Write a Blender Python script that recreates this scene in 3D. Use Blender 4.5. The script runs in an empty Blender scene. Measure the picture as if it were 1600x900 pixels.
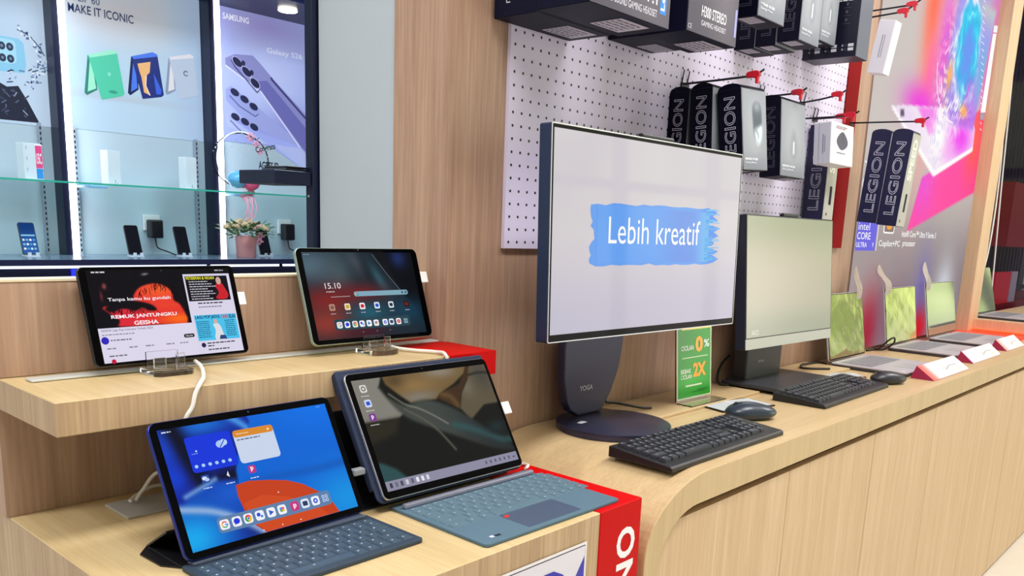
import bpy, bmesh, math, random
import numpy as np
from mathutils import Vector, Matrix
random.seed(7)
PI = math.pi
R_ = math.radians
C = bpy.context.scene.collection
sc = bpy.context.scene

# ------------------------------------------------------------------ camera
cam_d = bpy.data.cameras.new('camera')
cam = bpy.data.objects.new('camera', cam_d)
C.objects.link(cam)
sc.camera = cam
cam_d.sensor_width = 36.0
cam_d.sensor_fit = 'HORIZONTAL'
cam_d.lens = 1326.537 / 1600 * 36
cam_d.shift_x = (800 - 839.58) / 1600
cam_d.shift_y = (620.21 - 450) / 1600
cam_d.clip_start = 0.02
rt = Vector((0.65744821, -0.7522573, 0.04325289))
dn = Vector((-0.12341732, -0.16413471, -0.97868686))
fw = Vector((0.74332363, 0.63809776, -0.20075165))
M = Matrix((rt, -dn, -fw)).transposed().to_4x4()
M.translation = Vector((0, 0, 1.37))
cam.matrix_world = M

# ------------------------------------------------------------------ world: pale sky over a band of trees
def lin(c):
    if isinstance(c, str):
        c = tuple(int(c[i:i + 2], 16) / 255 for i in (0, 2, 4))
    return tuple((x / 12.92 if x <= 0.04045 else ((x + 0.055) / 1.055) ** 2.4) for x in c)

def N(nt, typ, **kw):
    n = nt.nodes.new(typ)
    for k, v in kw.items():
        setattr(n, k, v)
    return n

world = bpy.data.worlds.new('daylight')
sc.world = world
world.use_nodes = True
wn = world.node_tree
wn.nodes.clear()
tc = N(wn, 'ShaderNodeTexCoord')
sep = N(wn, 'ShaderNodeSeparateXYZ')
wn.links.new(tc.outputs['Generated'], sep.inputs[0])
noi = N(wn, 'ShaderNodeTexNoise')
noi.inputs['Scale'].default_value = 7
noi.inputs['Detail'].default_value = 6
wn.links.new(tc.outputs['Generated'], noi.inputs[0])
rmp = N(wn, 'ShaderNodeValToRGB')
rmp.color_ramp.elements[0].position = .42
rmp.color_ramp.elements[0].color = (.16, .26, .05, 1)
rmp.color_ramp.elements[1].position = .62
rmp.color_ramp.elements[1].color = (1.25, 1.35, .70, 1)
wn.links.new(noi.outputs[0], rmp.inputs[0])
add = N(wn, 'ShaderNodeMath', operation='MULTIPLY_ADD')
add.inputs[1].default_value = .30
wn.links.new(noi.outputs[0], add.inputs[0])
wn.links.new(sep.outputs[2], add.inputs[2])
mr = N(wn, 'ShaderNodeMapRange')
mr.inputs[1].default_value = .60
mr.inputs[2].default_value = .68
wn.links.new(add.outputs[0], mr.inputs[0])
mx = N(wn, 'ShaderNodeMixRGB')
mx.inputs[2].default_value = (1.5, 1.55, 1.6, 1)
wn.links.new(mr.outputs[0], mx.inputs[0])
wn.links.new(rmp.outputs[0], mx.inputs[1])
mr2 = N(wn, 'ShaderNodeMapRange')
mr2.inputs[1].default_value = -.02
mr2.inputs[2].default_value = .03
wn.links.new(sep.outputs[2], mr2.inputs[0])
mx2 = N(wn, 'ShaderNodeMixRGB')
mx2.inputs[1].default_value = (.75, .73, .68, 1)
wn.links.new(mr2.outputs[0], mx2.inputs[0])
wn.links.new(mx.outputs[0], mx2.inputs[2])
bg = N(wn, 'ShaderNodeBackground')
bg.inputs[1].default_value = 1.05
wn.links.new(mx2.outputs[0], bg.inputs[0])
wo = N(wn, 'ShaderNodeOutputWorld')
wn.links.new(bg.outputs[0], wo.inputs[0])

sc.view_settings.view_transform = 'Standard'
sc.view_settings.look = 'None'
sc.view_settings.gamma = 1
sc.view_settings.use_curve_mapping = False
sc.view_settings.exposure = 0.0
sc.cycles.transparent_max_bounces = 24
sc.cycles.transmission_bounces = 16
sc.cycles.max_bounces = 16

def area(name, loc, rot, sx, sy, power, col):
    d = bpy.data.lights.new(name, 'AREA')
    d.shape = 'RECTANGLE'
    d.size, d.size_y = sx, sy
    d.energy = power
    d.color = col
    o = bpy.data.objects.new(name, d)
    C.objects.link(o)
    o.location = loc
    o.rotation_euler = rot
    return o
# daylight entering by the shop front, and the ceiling panels
area('daylight_front', (6.9, -2.9, 1.7), (R_(90), 0, 0), 4.0, 2.4, 74, (1.0, .94, .84))
for (x, y) in ((.2, .05), (2.0, .05), (4.2, .05), (-1.2, 1.6)):  # last panel is added to brighten the grey column
    area('ceiling_panel_light', (x, y, 3.0), (0, 0, 0), 1.2, .5, 37, (1.0, .985, .97))
for x in (1.3, 2.6):
    area('store_panel_light', (x, 3.2, 3.0), (0, 0, 0), 1.2, .6, 34, (.74, .87, 1.0))

# ------------------------------------------------------------------ materials
def newmat(name):
    m = bpy.data.materials.new(name)
    m.use_nodes = True
    nt = m.node_tree
    return m, nt, nt.nodes['Principled BSDF']

def plain(name, col, rough=.5, metal=0., spec=.5, emit=None, es=1., coat=0., noise=0., nscale=40, bump=0.):
    m, nt, b = newmat(name)
    c = lin(col)
    b.inputs['Base Color'].default_value = (*c, 1)
    b.inputs['Roughness'].default_value = rough
    b.inputs['Metallic'].default_value = metal
    b.inputs['Specular IOR Level'].default_value = spec
    b.inputs['Coat Weight'].default_value = coat
    if emit:
        b.inputs['Emission Color'].default_value = (*lin(emit), 1)
        b.inputs['Emission Strength'].default_value = es
    if noise or bump:
        t = N(nt, 'ShaderNodeTexCoord')
        n = N(nt, 'ShaderNodeTexNoise')
        n.inputs['Scale'].default_value = nscale
        n.inputs['Detail'].default_value = 4
        nt.links.new(t.outputs['Object'], n.inputs[0])
        if noise:
            r = N(nt, 'ShaderNodeValToRGB')
            r.color_ramp.elements[0].color = (*[x * (1 - noise) for x in c], 1)
            r.color_ramp.elements[1].color = (*[min(1, x * (1 + noise)) for x in c], 1)
            r.color_ramp.elements[0].position = .3
            r.color_ramp.elements[1].position = .7
            nt.links.new(n.outputs[0], r.inputs[0])
            nt.links.new(r.outputs[0], b.inputs['Base Color'])
        if bump:
            bp = N(nt, 'ShaderNodeBump')
            bp.inputs['Strength'].default_value = bump
            bp.inputs['Distance'].default_value = .004
            nt.links.new(n.outputs[0], bp.inputs['Height'])
            nt.links.new(bp.outputs[0], b.inputs['Normal'])
    return m

def wood(name, c0, c1, c2, rough=.42, axis='X'):
    """oak laminate: fine vertical streaks on upright faces, streaks along one axis on level faces"""
    m, nt, b = newmat(name)
    t = N(nt, 'ShaderNodeTexCoord')
    g = N(nt, 'ShaderNodeNewGeometry')
    s = N(nt, 'ShaderNodeSeparateXYZ')
    nt.links.new(g.outputs['True Normal'], s.inputs[0])
    ab = N(nt, 'ShaderNodeMath', operation='ABSOLUTE')
    nt.links.new(s.outputs[2], ab.inputs[0])
    gt = N(nt, 'ShaderNodeMath', operation='GREATER_THAN')
    gt.inputs[1].default_value = .6
    nt.links.new(ab.outputs[0], gt.inputs[0])
    va = N(nt, 'ShaderNodeMapping')
    va.inputs['Scale'].default_value = (1, 1, .035)
    vb = N(nt, 'ShaderNodeMapping')
    vb.inputs['Scale'].default_value = (.05, 1, 1) if axis == 'X' else (1, .05, 1)
    for v in (va, vb):
        nt.links.new(t.outputs['Object'], v.inputs[0])
    mv = N(nt, 'ShaderNodeMixRGB')
    nt.links.new(gt.outputs[0], mv.inputs[0])
    nt.links.new(va.outputs[0], mv.inputs[1])
    nt.links.new(vb.outputs[0], mv.inputs[2])
    n1 = N(nt, 'ShaderNodeTexNoise')
    n1.inputs['Scale'].default_value = 210
    n1.inputs['Detail'].default_value = 3
    n2 = N(nt, 'ShaderNodeTexNoise')
    n2.inputs['Scale'].default_value = 26
    n2.inputs['Detail'].default_value = 4
    n2.inputs['Distortion'].default_value = .6
    for n in (n1, n2):
        nt.links.new(mv.outputs[0], n.inputs[0])
    mm = N(nt, 'ShaderNodeMixRGB')
    mm.inputs[0].default_value = .5
    nt.links.new(n1.outputs[0], mm.inputs[1])
    nt.links.new(n2.outputs[0], mm.inputs[2])
    r = N(nt, 'ShaderNodeValToRGB')
    e = r.color_ramp.elements
    e[0].position, e[0].color = .30, (*lin(c0), 1)
    e[1].position, e[1].color = .72, (*lin(c2), 1)
    x = e.new(.5)
    x.color = (*lin(c1), 1)
    nt.links.new(mm.outputs[0], r.inputs[0])
    nt.links.new(r.outputs[0], b.inputs['Base Color'])
    b.inputs['Roughness'].default_value = rough
    b.inputs['Specular IOR Level'].default_value = .35
    return m

def colmat(name, emit=0., base=1., rough=.5, spec=.5, coat=0.):
    """surface whose flat artwork (a picture, print or screen) comes from the mesh's colour attribute"""
    m, nt, b = newmat(name)
    a = N(nt, 'ShaderNodeAttribute', attribute_name='Col')
    if base:
        mb = N(nt, 'ShaderNodeMixRGB', blend_type='MULTIPLY')
        mb.inputs[0].default_value = 1
        mb.inputs[2].default_value = (base, base, base, 1)
        nt.links.new(a.outputs[0], mb.inputs[1])
        nt.links.new(mb.outputs[0], b.inputs['Base Color'])
    else:
        b.inputs['Base Color'].default_value = (.004, .004, .005, 1)
    if emit:
        nt.links.new(a.outputs[0], b.inputs['Emission Color'])
        b.inputs['Emission Strength'].default_value = emit
    b.inputs['Roughness'].default_value = rough
    b.inputs['Specular IOR Level'].default_value = spec
    b.inputs['Coat Weight'].default_value = coat
    return m

def glass(name, tint, mixv=.12, rough=.02, refl=1.):
    m, nt, b = newmat(name)
    tr = N(nt, 'ShaderNodeBsdfTransparent')
    tr.inputs[0].default_value = (*tint, 1)
    gl = N(nt, 'ShaderNodeBsdfGlossy')
    gl.inputs['Roughness'].default_value = rough
    gl.inputs[0].default_value = (refl, refl, refl, 1)
    lw = N(nt, 'ShaderNodeLayerWeight')
    lw.inputs[0].default_value = mixv
    mxs = N(nt, 'ShaderNodeMixShader')
    nt.links.new(lw.outputs['Fresnel'], mxs.inputs[0])
    nt.links.new(tr.outputs[0], mxs.inputs[1])
    nt.links.new(gl.outputs[0], mxs.inputs[2])
    nt.links.new(mxs.outputs[0], nt.nodes['Material Output'].inputs[0])
    return m

def acrylic(name):
    m, nt, b = newmat(name)
    b.inputs['Base Color'].default_value = (.97, .98, 1, 1)
    b.inputs['Roughness'].default_value = .02
    b.inputs['Transmission Weight'].default_value = 1
    b.inputs['IOR'].default_value = 1.36
    return m

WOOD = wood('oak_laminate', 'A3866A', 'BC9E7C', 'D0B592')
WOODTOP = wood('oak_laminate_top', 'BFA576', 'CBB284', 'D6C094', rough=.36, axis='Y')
WOODCOUNTER = wood('oak_counter_top', 'BCA078', 'C8AD82', 'D2B98E', rough=.36)
WOODDOOR = wood('oak_door', 'C4A27E', 'D0B08C', 'DEC4A2')
WOODWALL = wood('oak_wall', '9C7C68', 'B18F7A', 'C5A58C')
EDGE = plain('wood_edging', 'E3D3B4', .5)
DARKW = plain('shadow_gap', '6B4A33', .7)
BLACK = plain('black_plastic', '121318', .4)
GLOSSB = plain('black_glass', '040405', .06, spec=.05)
NAVY = plain('navy_metal', '161D3A', .35, metal=.3)
NAVYF = plain('navy_fabric', '1B2745', .75, noise=.15, nscale=300)
RED = plain('red_laminate', 'C60205', .45, spec=.1)
DARKRED = plain('dark_red_panel', '86020C', .55, spec=.05)
WHITE = plain('white_plastic', 'EEEDEC', .35)
CABLE = plain('white_cable', 'E8E2DC', .45)
BCABLE = plain('black_cable', '15130F', .5)
STRIP = plain('cable_cover_metal', 'C9CBC8', .4, metal=.2)
SILVER = plain('silver_aluminium', 'C3C5CC', .28, metal=.85)
MINT = plain('mint_aluminium', '9DB0A6', .35, metal=.6)
BLUEM = plain('blue_aluminium', '1B2C86', .3, metal=.6)
SLATE = plain('slate_blue_fabric', '4F6A7B', .7, noise=.06, nscale=500)
SLATEKEY = plain('slate_key', '56707F', .55)
TRACK = plain('trackpad', '46546A', .4)
DKEY = plain('dark_folio', '2A394A', .6)
DKEYC = plain('dark_folio_key', '3B4E60', .5)
KEYB = plain('keyboard_shell', '16171B', .45)
KEYC = plain('keyboard_key', '33363E', .4)
LEG = plain('key_legend', 'AEB8C4', .5)
AIO = plain('storm_grey_metal', '3A3A52', .32, metal=.5)
AIO2 = plain('graphite_plastic', '33353C', .4)
MOUSE = plain('dark_mouse', '2A3645', .28)
MOUSE2 = plain('charcoal_mouse', '25262F', .35)
ACRYL = acrylic('clear_acrylic')
PANE = glass('clear_glass', (.93, .98, .97))
GREENGLASS = glass('green_edge_glass', (.82, .95, .92))
GREENEDGE = plain('glass_edge', '2E9C86', .2, emit='2E9C86', es=.25)
DARKGLASS = glass('dark_glass', (.72, .70, .78), .03, refl=.10)
for n_ in list(DARKGLASS.node_tree.nodes):
    if n_.type == 'LAYER_WEIGHT':
        DARKGLASS.node_tree.nodes.remove(n_)
for n_ in DARKGLASS.node_tree.nodes:
    if n_.type == 'MIX_SHADER':
        n_.inputs[0].default_value = .12
SCREEN = colmat('lit_screen', emit=1.0, base=0, rough=.06, spec=.05)
SCREENB = colmat('bright_lit_screen', emit=.86, base=0.0, rough=.05, spec=.42)
PRINT = colmat('printed_card', base=1., rough=.55, spec=.2)
PRINTG = colmat('glossy_print', base=1., rough=.25)
BACKLIT = colmat('backlit_print', emit=.55, base=.5, rough=.4)
BACKLIT2 = colmat('backlit_poster', emit=.80, base=.12, rough=.4, spec=.06)
FILM = plain('screen_film', 'D8DFA0', .08, metal=.75, bump=.22, nscale=16)  # yellow-green tint puts reflected trees into the mirror film's colour
FILMC = plain('screen_film_clear', 'B9C2B4', .06, metal=.8)
FILMTAB = plain('film_tab', 'E6DCD2', .3, metal=.1, bump=.6, nscale=120)
LAPTOP = plain('grey_laptop_shell', 'BDB9C2', .4, metal=.25)
LAPKEY = plain('laptop_key', '8F8C96', .5)
LED = plain('led_tube', 'FFFFFF', .4, emit='F4F6FF', es=6)
CABP = plain('pale_blue_panel', 'BFD0D8', .45)
GREYP = plain('grey_paint', 'B9C3CC', .6)
BOXB = plain('black_card', '06061A', .5, spec=.1)
BOXG = plain('grey_card', '8F959C', .38)
BOXD = plain('charcoal_card', '3D3C46', .4)
BOXW = plain('white_card', 'E9E7EC', .45)
CHROME = plain('hook_wire', '2A2A33', .3, metal=.7)
REDPL = plain('red_plastic', 'C4122A', .35)
POT = plain('pink_pot', 'E6A3A0', .5)
LEAF = plain('leaf', '5E7F46', .5, noise=.35, nscale=60)
PETAL = plain('cream_petal', 'D9C49A', .6)
PINKR = plain('pink_ribbon', 'F0AFC6', .4)
PINKB = plain('pink_balloon', 'F5608F', .2)
BLUEB = plain('blue_balloon', '6CC4EE', .2)
BALLOON = glass('clear_balloon', (.95, .965, .98), .04, refl=.4)
FLOORM = plain('floor_tile', 'E3DCD2', .25, noise=.04, nscale=3)
CEILM = plain('ceiling_paint', 'EDEDED', .8)
WALLP = plain('wall_paint', 'D9DADC', .7)
MULL = plain('window_frame_dark', '3A3A42', .4, metal=.4)

# ------------------------------------------------------------------ mesh helpers
class G:
    """collects shapes into one mesh"""
    def __init__(s):
        s.bm = bmesh.new()
        s.bm.loops.layers.color if False else None
        s.mi = 0
    def _tag(s, faces, smooth):
        for f in faces:
            f.material_index = s.mi
            f.smooth = smooth
    def merge(s, b, M=None, smooth=False):
        if M is not None:
            b.transform(M)
        vm = {}
        for v in b.verts:
            vm[v] = s.bm.verts.new(v.co)
        for f in b.faces:
            try:
                nf = s.bm.faces.new([vm[v] for v in f.verts])
            except ValueError:
                continue
            nf.material_index = s.mi
            nf.smooth = smooth
        b.free()
        return s
    def mat(s, i):
        s.mi = i
        return s
    def box(s, x0, x1, y0, y1, z0, z1, bev=0., seg=2, M=None):
        b = bmesh.new()
        bmesh.ops.create_cube(b, size=1)
        for v in b.verts:
            v.co = Vector((x0 + (v.co.x + .5) * (x1 - x0), y0 + (v.co.y + .5) * (y1 - y0), z0 + (v.co.z + .5) * (z1 - z0)))
        if bev:
            bmesh.ops.bevel(b, geom=b.edges[:], offset=bev, segments=seg, affect='EDGES', profile=.5)
        return s.merge(b, M)
    def plate(s, w, h, t, r, z0=0., cx=0., cy=0., seg=6, edge=0., M=None):
        """rounded rectangle slab in XY, z0..z0+t"""
        pts = rr_pts(cx - w / 2, cy - h / 2, cx + w / 2, cy + h / 2, r, seg)
        return s.prism(pts, z0, z0 + t, M, edge)
    def prism(s, pts, z0, z1, M=None, edge=0., smooth=False):
        b = bmesh.new()
        lo = [b.verts.new((p[0], p[1], z0)) for p in pts]
        hi = [b.verts.new((p[0], p[1], z1)) for p in pts]
        n = len(pts)
        for i in range(n):
            b.faces.new((lo[i], lo[(i + 1) % n], hi[(i + 1) % n], hi[i]))
        b.faces.new(lo[::-1])
        top = b.faces.new(hi)
        bmesh.ops.recalc_face_normals(b, faces=b.faces[:])
        if edge:
            es = list({e for f in b.faces if len(f.verts) == n for e in f.edges}) if n > 4 else [e for e in b.edges if abs(e.verts[0].co.z - e.verts[1].co.z) < 1e-9]
            bmesh.ops.bevel(b, geom=es, offset=edge, segments=2, affect='EDGES', profile=.5)
        return s.merge(b, M, smooth)
    def tube(s, pts, r, seg=8, M=None, smooth_pts=0, taper=None):
        P = [Vector(p) for p in pts]
        if smooth_pts:
            P = catmull(P, smooth_pts)
        b = bmesh.new()
        rings = []
        up = Vector((.13, .31, .94)).normalized()
        for i, p in enumerate(P):
            d = (P[min(i + 1, len(P) - 1)] - P[max(i - 1, 0)]).normalized()
            a = d.cross(up)
            if a.length < 1e-3:
                a = d.cross(Vector((1, 0, 0)))
            a.normalize()
            c = d.cross(a)
            rr = r if taper is None else taper(i / (len(P) - 1)) * r
            rings.append([b.verts.new(p + (a * math.cos(2 * PI * k / seg) + c * math.sin(2 * PI * k / seg)) * rr) for k in range(seg)])
        for i in range(len(P) - 1):
            for k in range(seg):
                b.faces.new((rings[i][k], rings[i][(k + 1) % seg], rings[i + 1][(k + 1) % seg], rings[i + 1][k]))
        b.faces.new(rings[0][::-1])
        b.faces.new(rings[-1])
        bmesh.ops.recalc_face_normals(b, faces=b.faces[:])
        return s.merge(b, M, True)
    def lathe(s, prof, seg=32, M=None, smooth=True):
        b = bmesh.new()
        rings = [[b.verts.new((r * math.cos(2 * PI * k / seg), r * math.sin(2 * PI * k / seg), z)) for k in range(seg)] for r, z in prof]
        for i in range(len(prof) - 1):
            for k in range(seg):
                b.faces.new((rings[i][k], rings[i][(k + 1) % seg], rings[i + 1][(k + 1) % seg], rings[i + 1][k]))
        b.faces.new(rings[0][::-1])
        b.faces.new(rings[-1])
        bmesh.ops.recalc_face_normals(b, faces=b.faces[:])
        return s.merge(b, M, smooth)
    def ball(s, c, rx, ry, rz, sub=2, M=None, rot=None):
        b = bmesh.new()
        bmesh.ops.create_icosphere(b, subdivisions=sub, radius=1)
        T = Matrix.Translation(Vector(c)) @ (rot.to_4x4() if rot is not None else Matrix.Identity(4)) @ Matrix.Diagonal((rx, ry, rz, 1))
        b.transform(T)
        return s.merge(b, M, True)
    def build(s, name, mats, parent=None, M=None):
        me = bpy.data.meshes.new(name)
        s.bm.to_mesh(me)
        s.bm.free()
        for m in (mats if isinstance(mats, (list, tuple)) else [mats]):
            me.materials.append(m)
        if any(p.use_smooth for p in me.polygons):
            me.set_sharp_from_angle(angle=R_(40))
        o = bpy.data.objects.new(name, me)
        C.objects.link(o)
        if parent:
            o.parent = parent
        if M is not None:
            o.matrix_local = M
        return o

def two_tone(o):
    """upright faces take the second material"""
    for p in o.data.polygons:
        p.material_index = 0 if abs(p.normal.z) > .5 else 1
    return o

def catmull(P, k):
    out = []
    n = len(P)
    for i in range(n - 1):
        p0, p1, p2, p3 = P[max(i - 1, 0)], P[i], P[i + 1], P[min(i + 2, n - 1)]
        for j in range(k):
            t = j / k
            out.append(.5 * ((2 * p1) + (p2 - p0) * t + (2 * p0 - 5 * p1 + 4 * p2 - p3) * t * t + (3 * p1 - p0 - 3 * p2 + p3) * t ** 3))
    out.append(P[-1])
    return out

def rr_pts(x0, y0, x1, y1, r, seg=6):
    pts = []
    for cx, cy, a in ((x1 - r, y1 - r, 0), (x0 + r, y1 - r, 90), (x0 + r, y0 + r, 180), (x1 - r, y0 + r, 270)):
        for k in range(seg + 1):
            t = R_(a + 90 * k / seg)
            pts.append((cx + r * math.cos(t), cy + r * math.sin(t)))
    return pts

def loop2(pts, k=6):
    """closed smooth outline through 2-D points"""
    n = len(pts)
    P = [Vector(p) for p in pts]
    out = []
    for i in range(n):
        p0, p1, p2, p3 = P[i - 1], P[i], P[(i + 1) % n], P[(i + 2) % n]
        for j in range(k):
            t = j / k
            q = .5 * ((2 * p1) + (p2 - p0) * t + (2 * p0 - 5 * p1 + 4 * p2 - p3) * t * t + (3 * p1 - p0 - 3 * p2 + p3) * t ** 3)
            out.append((q.x, q.y))
    return out

def thing(name, label, cat, loc=(0, 0, 0), rz=0., group=None):
    o = bpy.data.objects.new(name, None)
    C.objects.link(o)
    o.empty_display_size = .05
    o.location = loc
    o.rotation_euler = (0, 0, rz)
    tag(o, label, cat, group)
    return o

def tag(o, label, cat, group=None):
    o['label'] = label
    o['category'] = cat
    if group:
        o['group'] = group
    return o

def struct(o):
    o['kind'] = 'structure'
    return o

def copy_thing(root, loc=None, rz=None, label=None):
    r = root.copy()
    C.objects.link(r)
    if loc is not None:
        r.location = loc
    if rz is not None:
        r.rotation_euler = (0, 0, rz)
    if label:
        r['label'] = label
    for ch in list(root.children):
        c = ch.copy()
        C.objects.link(c)
        c.parent = r
        for g in list(ch.children):
            d = g.copy()
            C.objects.link(d)
            d.parent = c
    return r

def lean(t, x=0., y=0., z=0., yaw=0.):
    """frame of an upright rectangle: X right, Y up the face, Z towards the viewer; leaning back by t"""
    return Matrix.Translation((x, y, z)) @ Matrix.Rotation(yaw, 4, 'Z') @ Matrix.Rotation(PI / 2 - t, 4, 'X')

# ------------------------------------------------------------------ flat artwork
_txt = {}
def text_mesh(s, bold=0.):
    k = (s, bold)
    if k not in _txt:
        cu = bpy.data.curves.new('lettering', 'FONT')
        cu.body = s
        cu.resolution_u = 3
        cu.offset = bold
        ob = bpy.data.objects.new('lettering', cu)
        me = ob.to_mesh()
        vs = [(v.co.x, v.co.y) for v in me.vertices]
        fs = [tuple(p.vertices) for p in me.polygons]
        ob.to_mesh_clear()
        bpy.data.objects.remove(ob)
        bpy.data.curves.remove(cu)
        xs = [v[0] for v in vs] or [0, 1]
        ys = [v[1] for v in vs] or [0, 1]
        _txt[k] = (vs, fs, min(xs), max(xs), min(ys), max(ys))
    return _txt[k]

class Art:
    def __init__(s, dz=.00015):
        s.v, s.f, s.c, s.dz = [], [], [], dz
    def poly(s, pts, col, L=1):
        b = len(s.v)
        s.v += [(p[0], p[1], L * s.dz) for p in pts]
        a = sum(pts[i][0] * pts[(i + 1) % len(pts)][1] - pts[(i + 1) % len(pts)][0] * pts[i][1] for i in range(len(pts)))
        idx = list(range(b, b + len(pts)))
        s.f.append(idx if a > 0 else idx[::-1])
        s.c.append([lin(col)] * len(pts))
        return s
    def rect(s, x0, y0, x1, y1, col, L=1):
        return s.poly([(x0, y0), (x1, y0), (x1, y1), (x0, y1)], col, L)
    def rr(s, x0, y0, x1, y1, r, col, L=1):
        return s.poly(rr_pts(x0, y0, x1, y1, r, 4), col, L)
    def ell(s, cx, cy, rx, ry, col, L=1, n=20, rot=0.):
        cr, sr = math.cos(rot), math.sin(rot)
        return s.poly([(cx + rx * math.cos(t) * cr - ry * math.sin(t) * sr, cy + rx * math.cos(t) * sr + ry * math.sin(t) * cr) for t in [2 * PI * k / n for k in range(n)]], col, L)
    def ring(s, cx, cy, r, w, col, L=1, a0=0, a1=360, ry=None):
        n = max(6, int((a1 - a0) / 15))
        q = (ry or r) / r
        P = [(cx + r * math.cos(R_(a0 + (a1 - a0) * k / n)), cy + q * r * math.sin(R_(a0 + (a1 - a0) * k / n))) for k in range(n + 1)]
        return s.line(P, w, col, L)
    def line(s, pts, w, col, L=1):
        for i in range(len(pts) - 1):
            (x0, y0), (x1, y1) = pts[i], pts[i + 1]
            d = math.hypot(x1 - x0, y1 - y0) or 1
            nx, ny = -(y1 - y0) / d * w / 2, (x1 - x0) / d * w / 2
            ex, ey = (x1 - x0) / d * w * .25, (y1 - y0) / d * w * .25
            s.poly([(x0 + nx - ex, y0 + ny - ey), (x0 - nx - ex, y0 - ny - ey), (x1 - nx + ex, y1 - ny + ey), (x1 + nx + ex, y1 + ny + ey)], col, L)
        return s
    def grid(s, x0, y0, x1, y1, nx, ny, fn, L=0):
        X, Y = np.meshgrid(np.linspace(0, 1, nx + 1), np.linspace(0, 1, ny + 1))
        col = np.clip(fn(X, Y), 0, 1)
        col = np.where(col <= .04045, col / 12.92, ((col + .055) / 1.055) ** 2.4)
        b = len(s.v)
        for j in range(ny + 1):
            for i in range(nx + 1):
                s.v.append((x0 + (x1 - x0) * X[j, i], y0 + (y1 - y0) * Y[j, i], L * s.dz))
        w = nx + 1
        for j in range(ny):
            for i in range(nx):
                q = [(j, i), (j, i + 1), (j + 1, i + 1), (j + 1, i)]
                s.f.append([b + a * w + c for a, c in q])
                s.c.append([tuple(col[a, c]) for a, c in q])
        return s
    def text(s, t, x, y, w, h, col, L=2, bold=0., rot=0., shear=0.):
        vs, fs, xa, xb, ya, yb = text_mesh(t, bold)
        sx, sy = w / max(xb - xa, 1e-6), h / max(yb - ya, 1e-6)
        cr, sr = math.cos(rot), math.sin(rot)
        b = len(s.v)
        for vx, vy in vs:
            px, py = (vx - xa) * sx, (vy - ya) * sy
            px += shear * py
            s.v.append((x + px * cr - py * sr, y + px * sr + py * cr, L * s.dz))
        cc = lin(col)
        for f in fs:
            s.f.append([b + i for i in f])
            s.c.append([cc] * len(f))
        return s
    def scribble(s, x, y, w, h, col, L=2, n=8):
        """a run of tiny unreadable print"""
        xx = x
        while xx < x + w - h * .4:
            d = random.uniform(.8, 2.6) * h
            d = min(d, x + w - xx)
            s.rect(xx, y, xx + d, y + h * .62, col, L)
            xx += d + h * .45
        return s
    def build(s, name, mat, parent=None, M=None):
        me = bpy.data.meshes.new(name)
        me.from_pydata(s.v, [], s.f)
        a = me.color_attributes.new('Col', 'FLOAT_COLOR', 'CORNER')
        flat = []
        k = 0
        for p in me.polygons:
            cs = s.c[p.index]
            for q in range(p.loop_total):
                flat += [*cs[q], 1.0]
        a.data.foreach_set('color', flat)
        me.materials.append(mat)
        o = bpy.data.objects.new(name, me)
        C.objects.link(o)
        if parent:
            o.parent = parent
        if M is not None:
            o.matrix_local = M
        return o

def outline_text(g, t, x, y, w, h, lw, M, rot=0.):
    """outlined lettering as thin raised lines, added to mesh g"""
    cu = bpy.data.curves.new('lettering', 'FONT')
    cu.body = t
    cu.resolution_u = 3
    cu.fill_mode = 'NONE'
    ob = bpy.data.objects.new('lettering', cu)
    me = ob.to_mesh()
    vs = [(v.co.x, v.co.y) for v in me.vertices]
    es = [tuple(e.vertices) for e in me.edges]
    ob.to_mesh_clear()
    bpy.data.objects.remove(ob)
    bpy.data.curves.remove(cu)
    xa, xb = min(v[0] for v in vs), max(v[0] for v in vs)
    ya, yb = min(v[1] for v in vs), max(v[1] for v in vs)
    cr, sr = math.cos(rot), math.sin(rot)
    P = []
    for vx, vy in vs:
        px, py = (vx - xa) / (xb - xa) * w, (vy - ya) / (yb - ya) * h
        P.append((x + px * cr - py * sr, y + px * sr + py * cr))
    b = bmesh.new()
    for i, j in es:
        (x0, y0), (x1, y1) = P[i], P[j]
        d = math.hypot(x1 - x0, y1 - y0)
        if d < 1e-7:
            continue
        nx, ny = -(y1 - y0) / d * lw / 2, (x1 - x0) / d * lw / 2
        ex, ey = (x1 - x0) / d * lw * .3, (y1 - y0) / d * lw * .3
        q = [b.verts.new((x0 + nx - ex, y0 + ny - ey, 0)), b.verts.new((x0 - nx - ex, y0 - ny - ey, 0)), b.verts.new((x1 - nx + ex, y1 - ny + ey, 0)), b.verts.new((x1 + nx + ex, y1 + ny + ey, 0))]
        b.faces.new(q)
    g.merge(b, M)

def hexc(c):
    return np.array([int(c[i:i + 2], 16) / 255 for i in (0, 2, 4)])
def ss(a, b, x):
    t = np.clip((x - a) / (b - a), 0, 1)
    return t * t * (3 - 2 * t)
def mixc(base, col, m):
    return base * (1 - m[..., None]) + (hexc(col) if isinstance(col, str) else col) * m[..., None]
def flat(X, col):
    return np.broadcast_to(hexc(col), X.shape + (3,)).copy()
def pm(X, Y, pts, soft=.01, k=5, ax=1.5):
    """soft-edged mask of a smooth outline"""
    P = loop2(pts, k) if k else pts
    ins = np.zeros(X.shape, bool)
    dist = np.full(X.shape, 9.)
    n = len(P)
    for i in range(n):
        (x0, y0), (x1, y1) = P[i], P[(i + 1) % n]
        if y0 != y1:
            ins ^= ((y0 > Y) != (y1 > Y)) & (X < (x1 - x0) * (Y - y0) / (y1 - y0) + x0)
        dx, dy = (x1 - x0) * ax, y1 - y0
        t = np.clip(((X - x0) * ax * dx + (Y - y0) * dy) / (dx * dx + dy * dy + 1e-12), 0, 1)
        dist = np.minimum(dist, np.hypot((X - x0) * ax - t * dx, Y - y0 - t * dy))
    return ss(-soft, soft, np.where(ins, dist, -dist))
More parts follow.
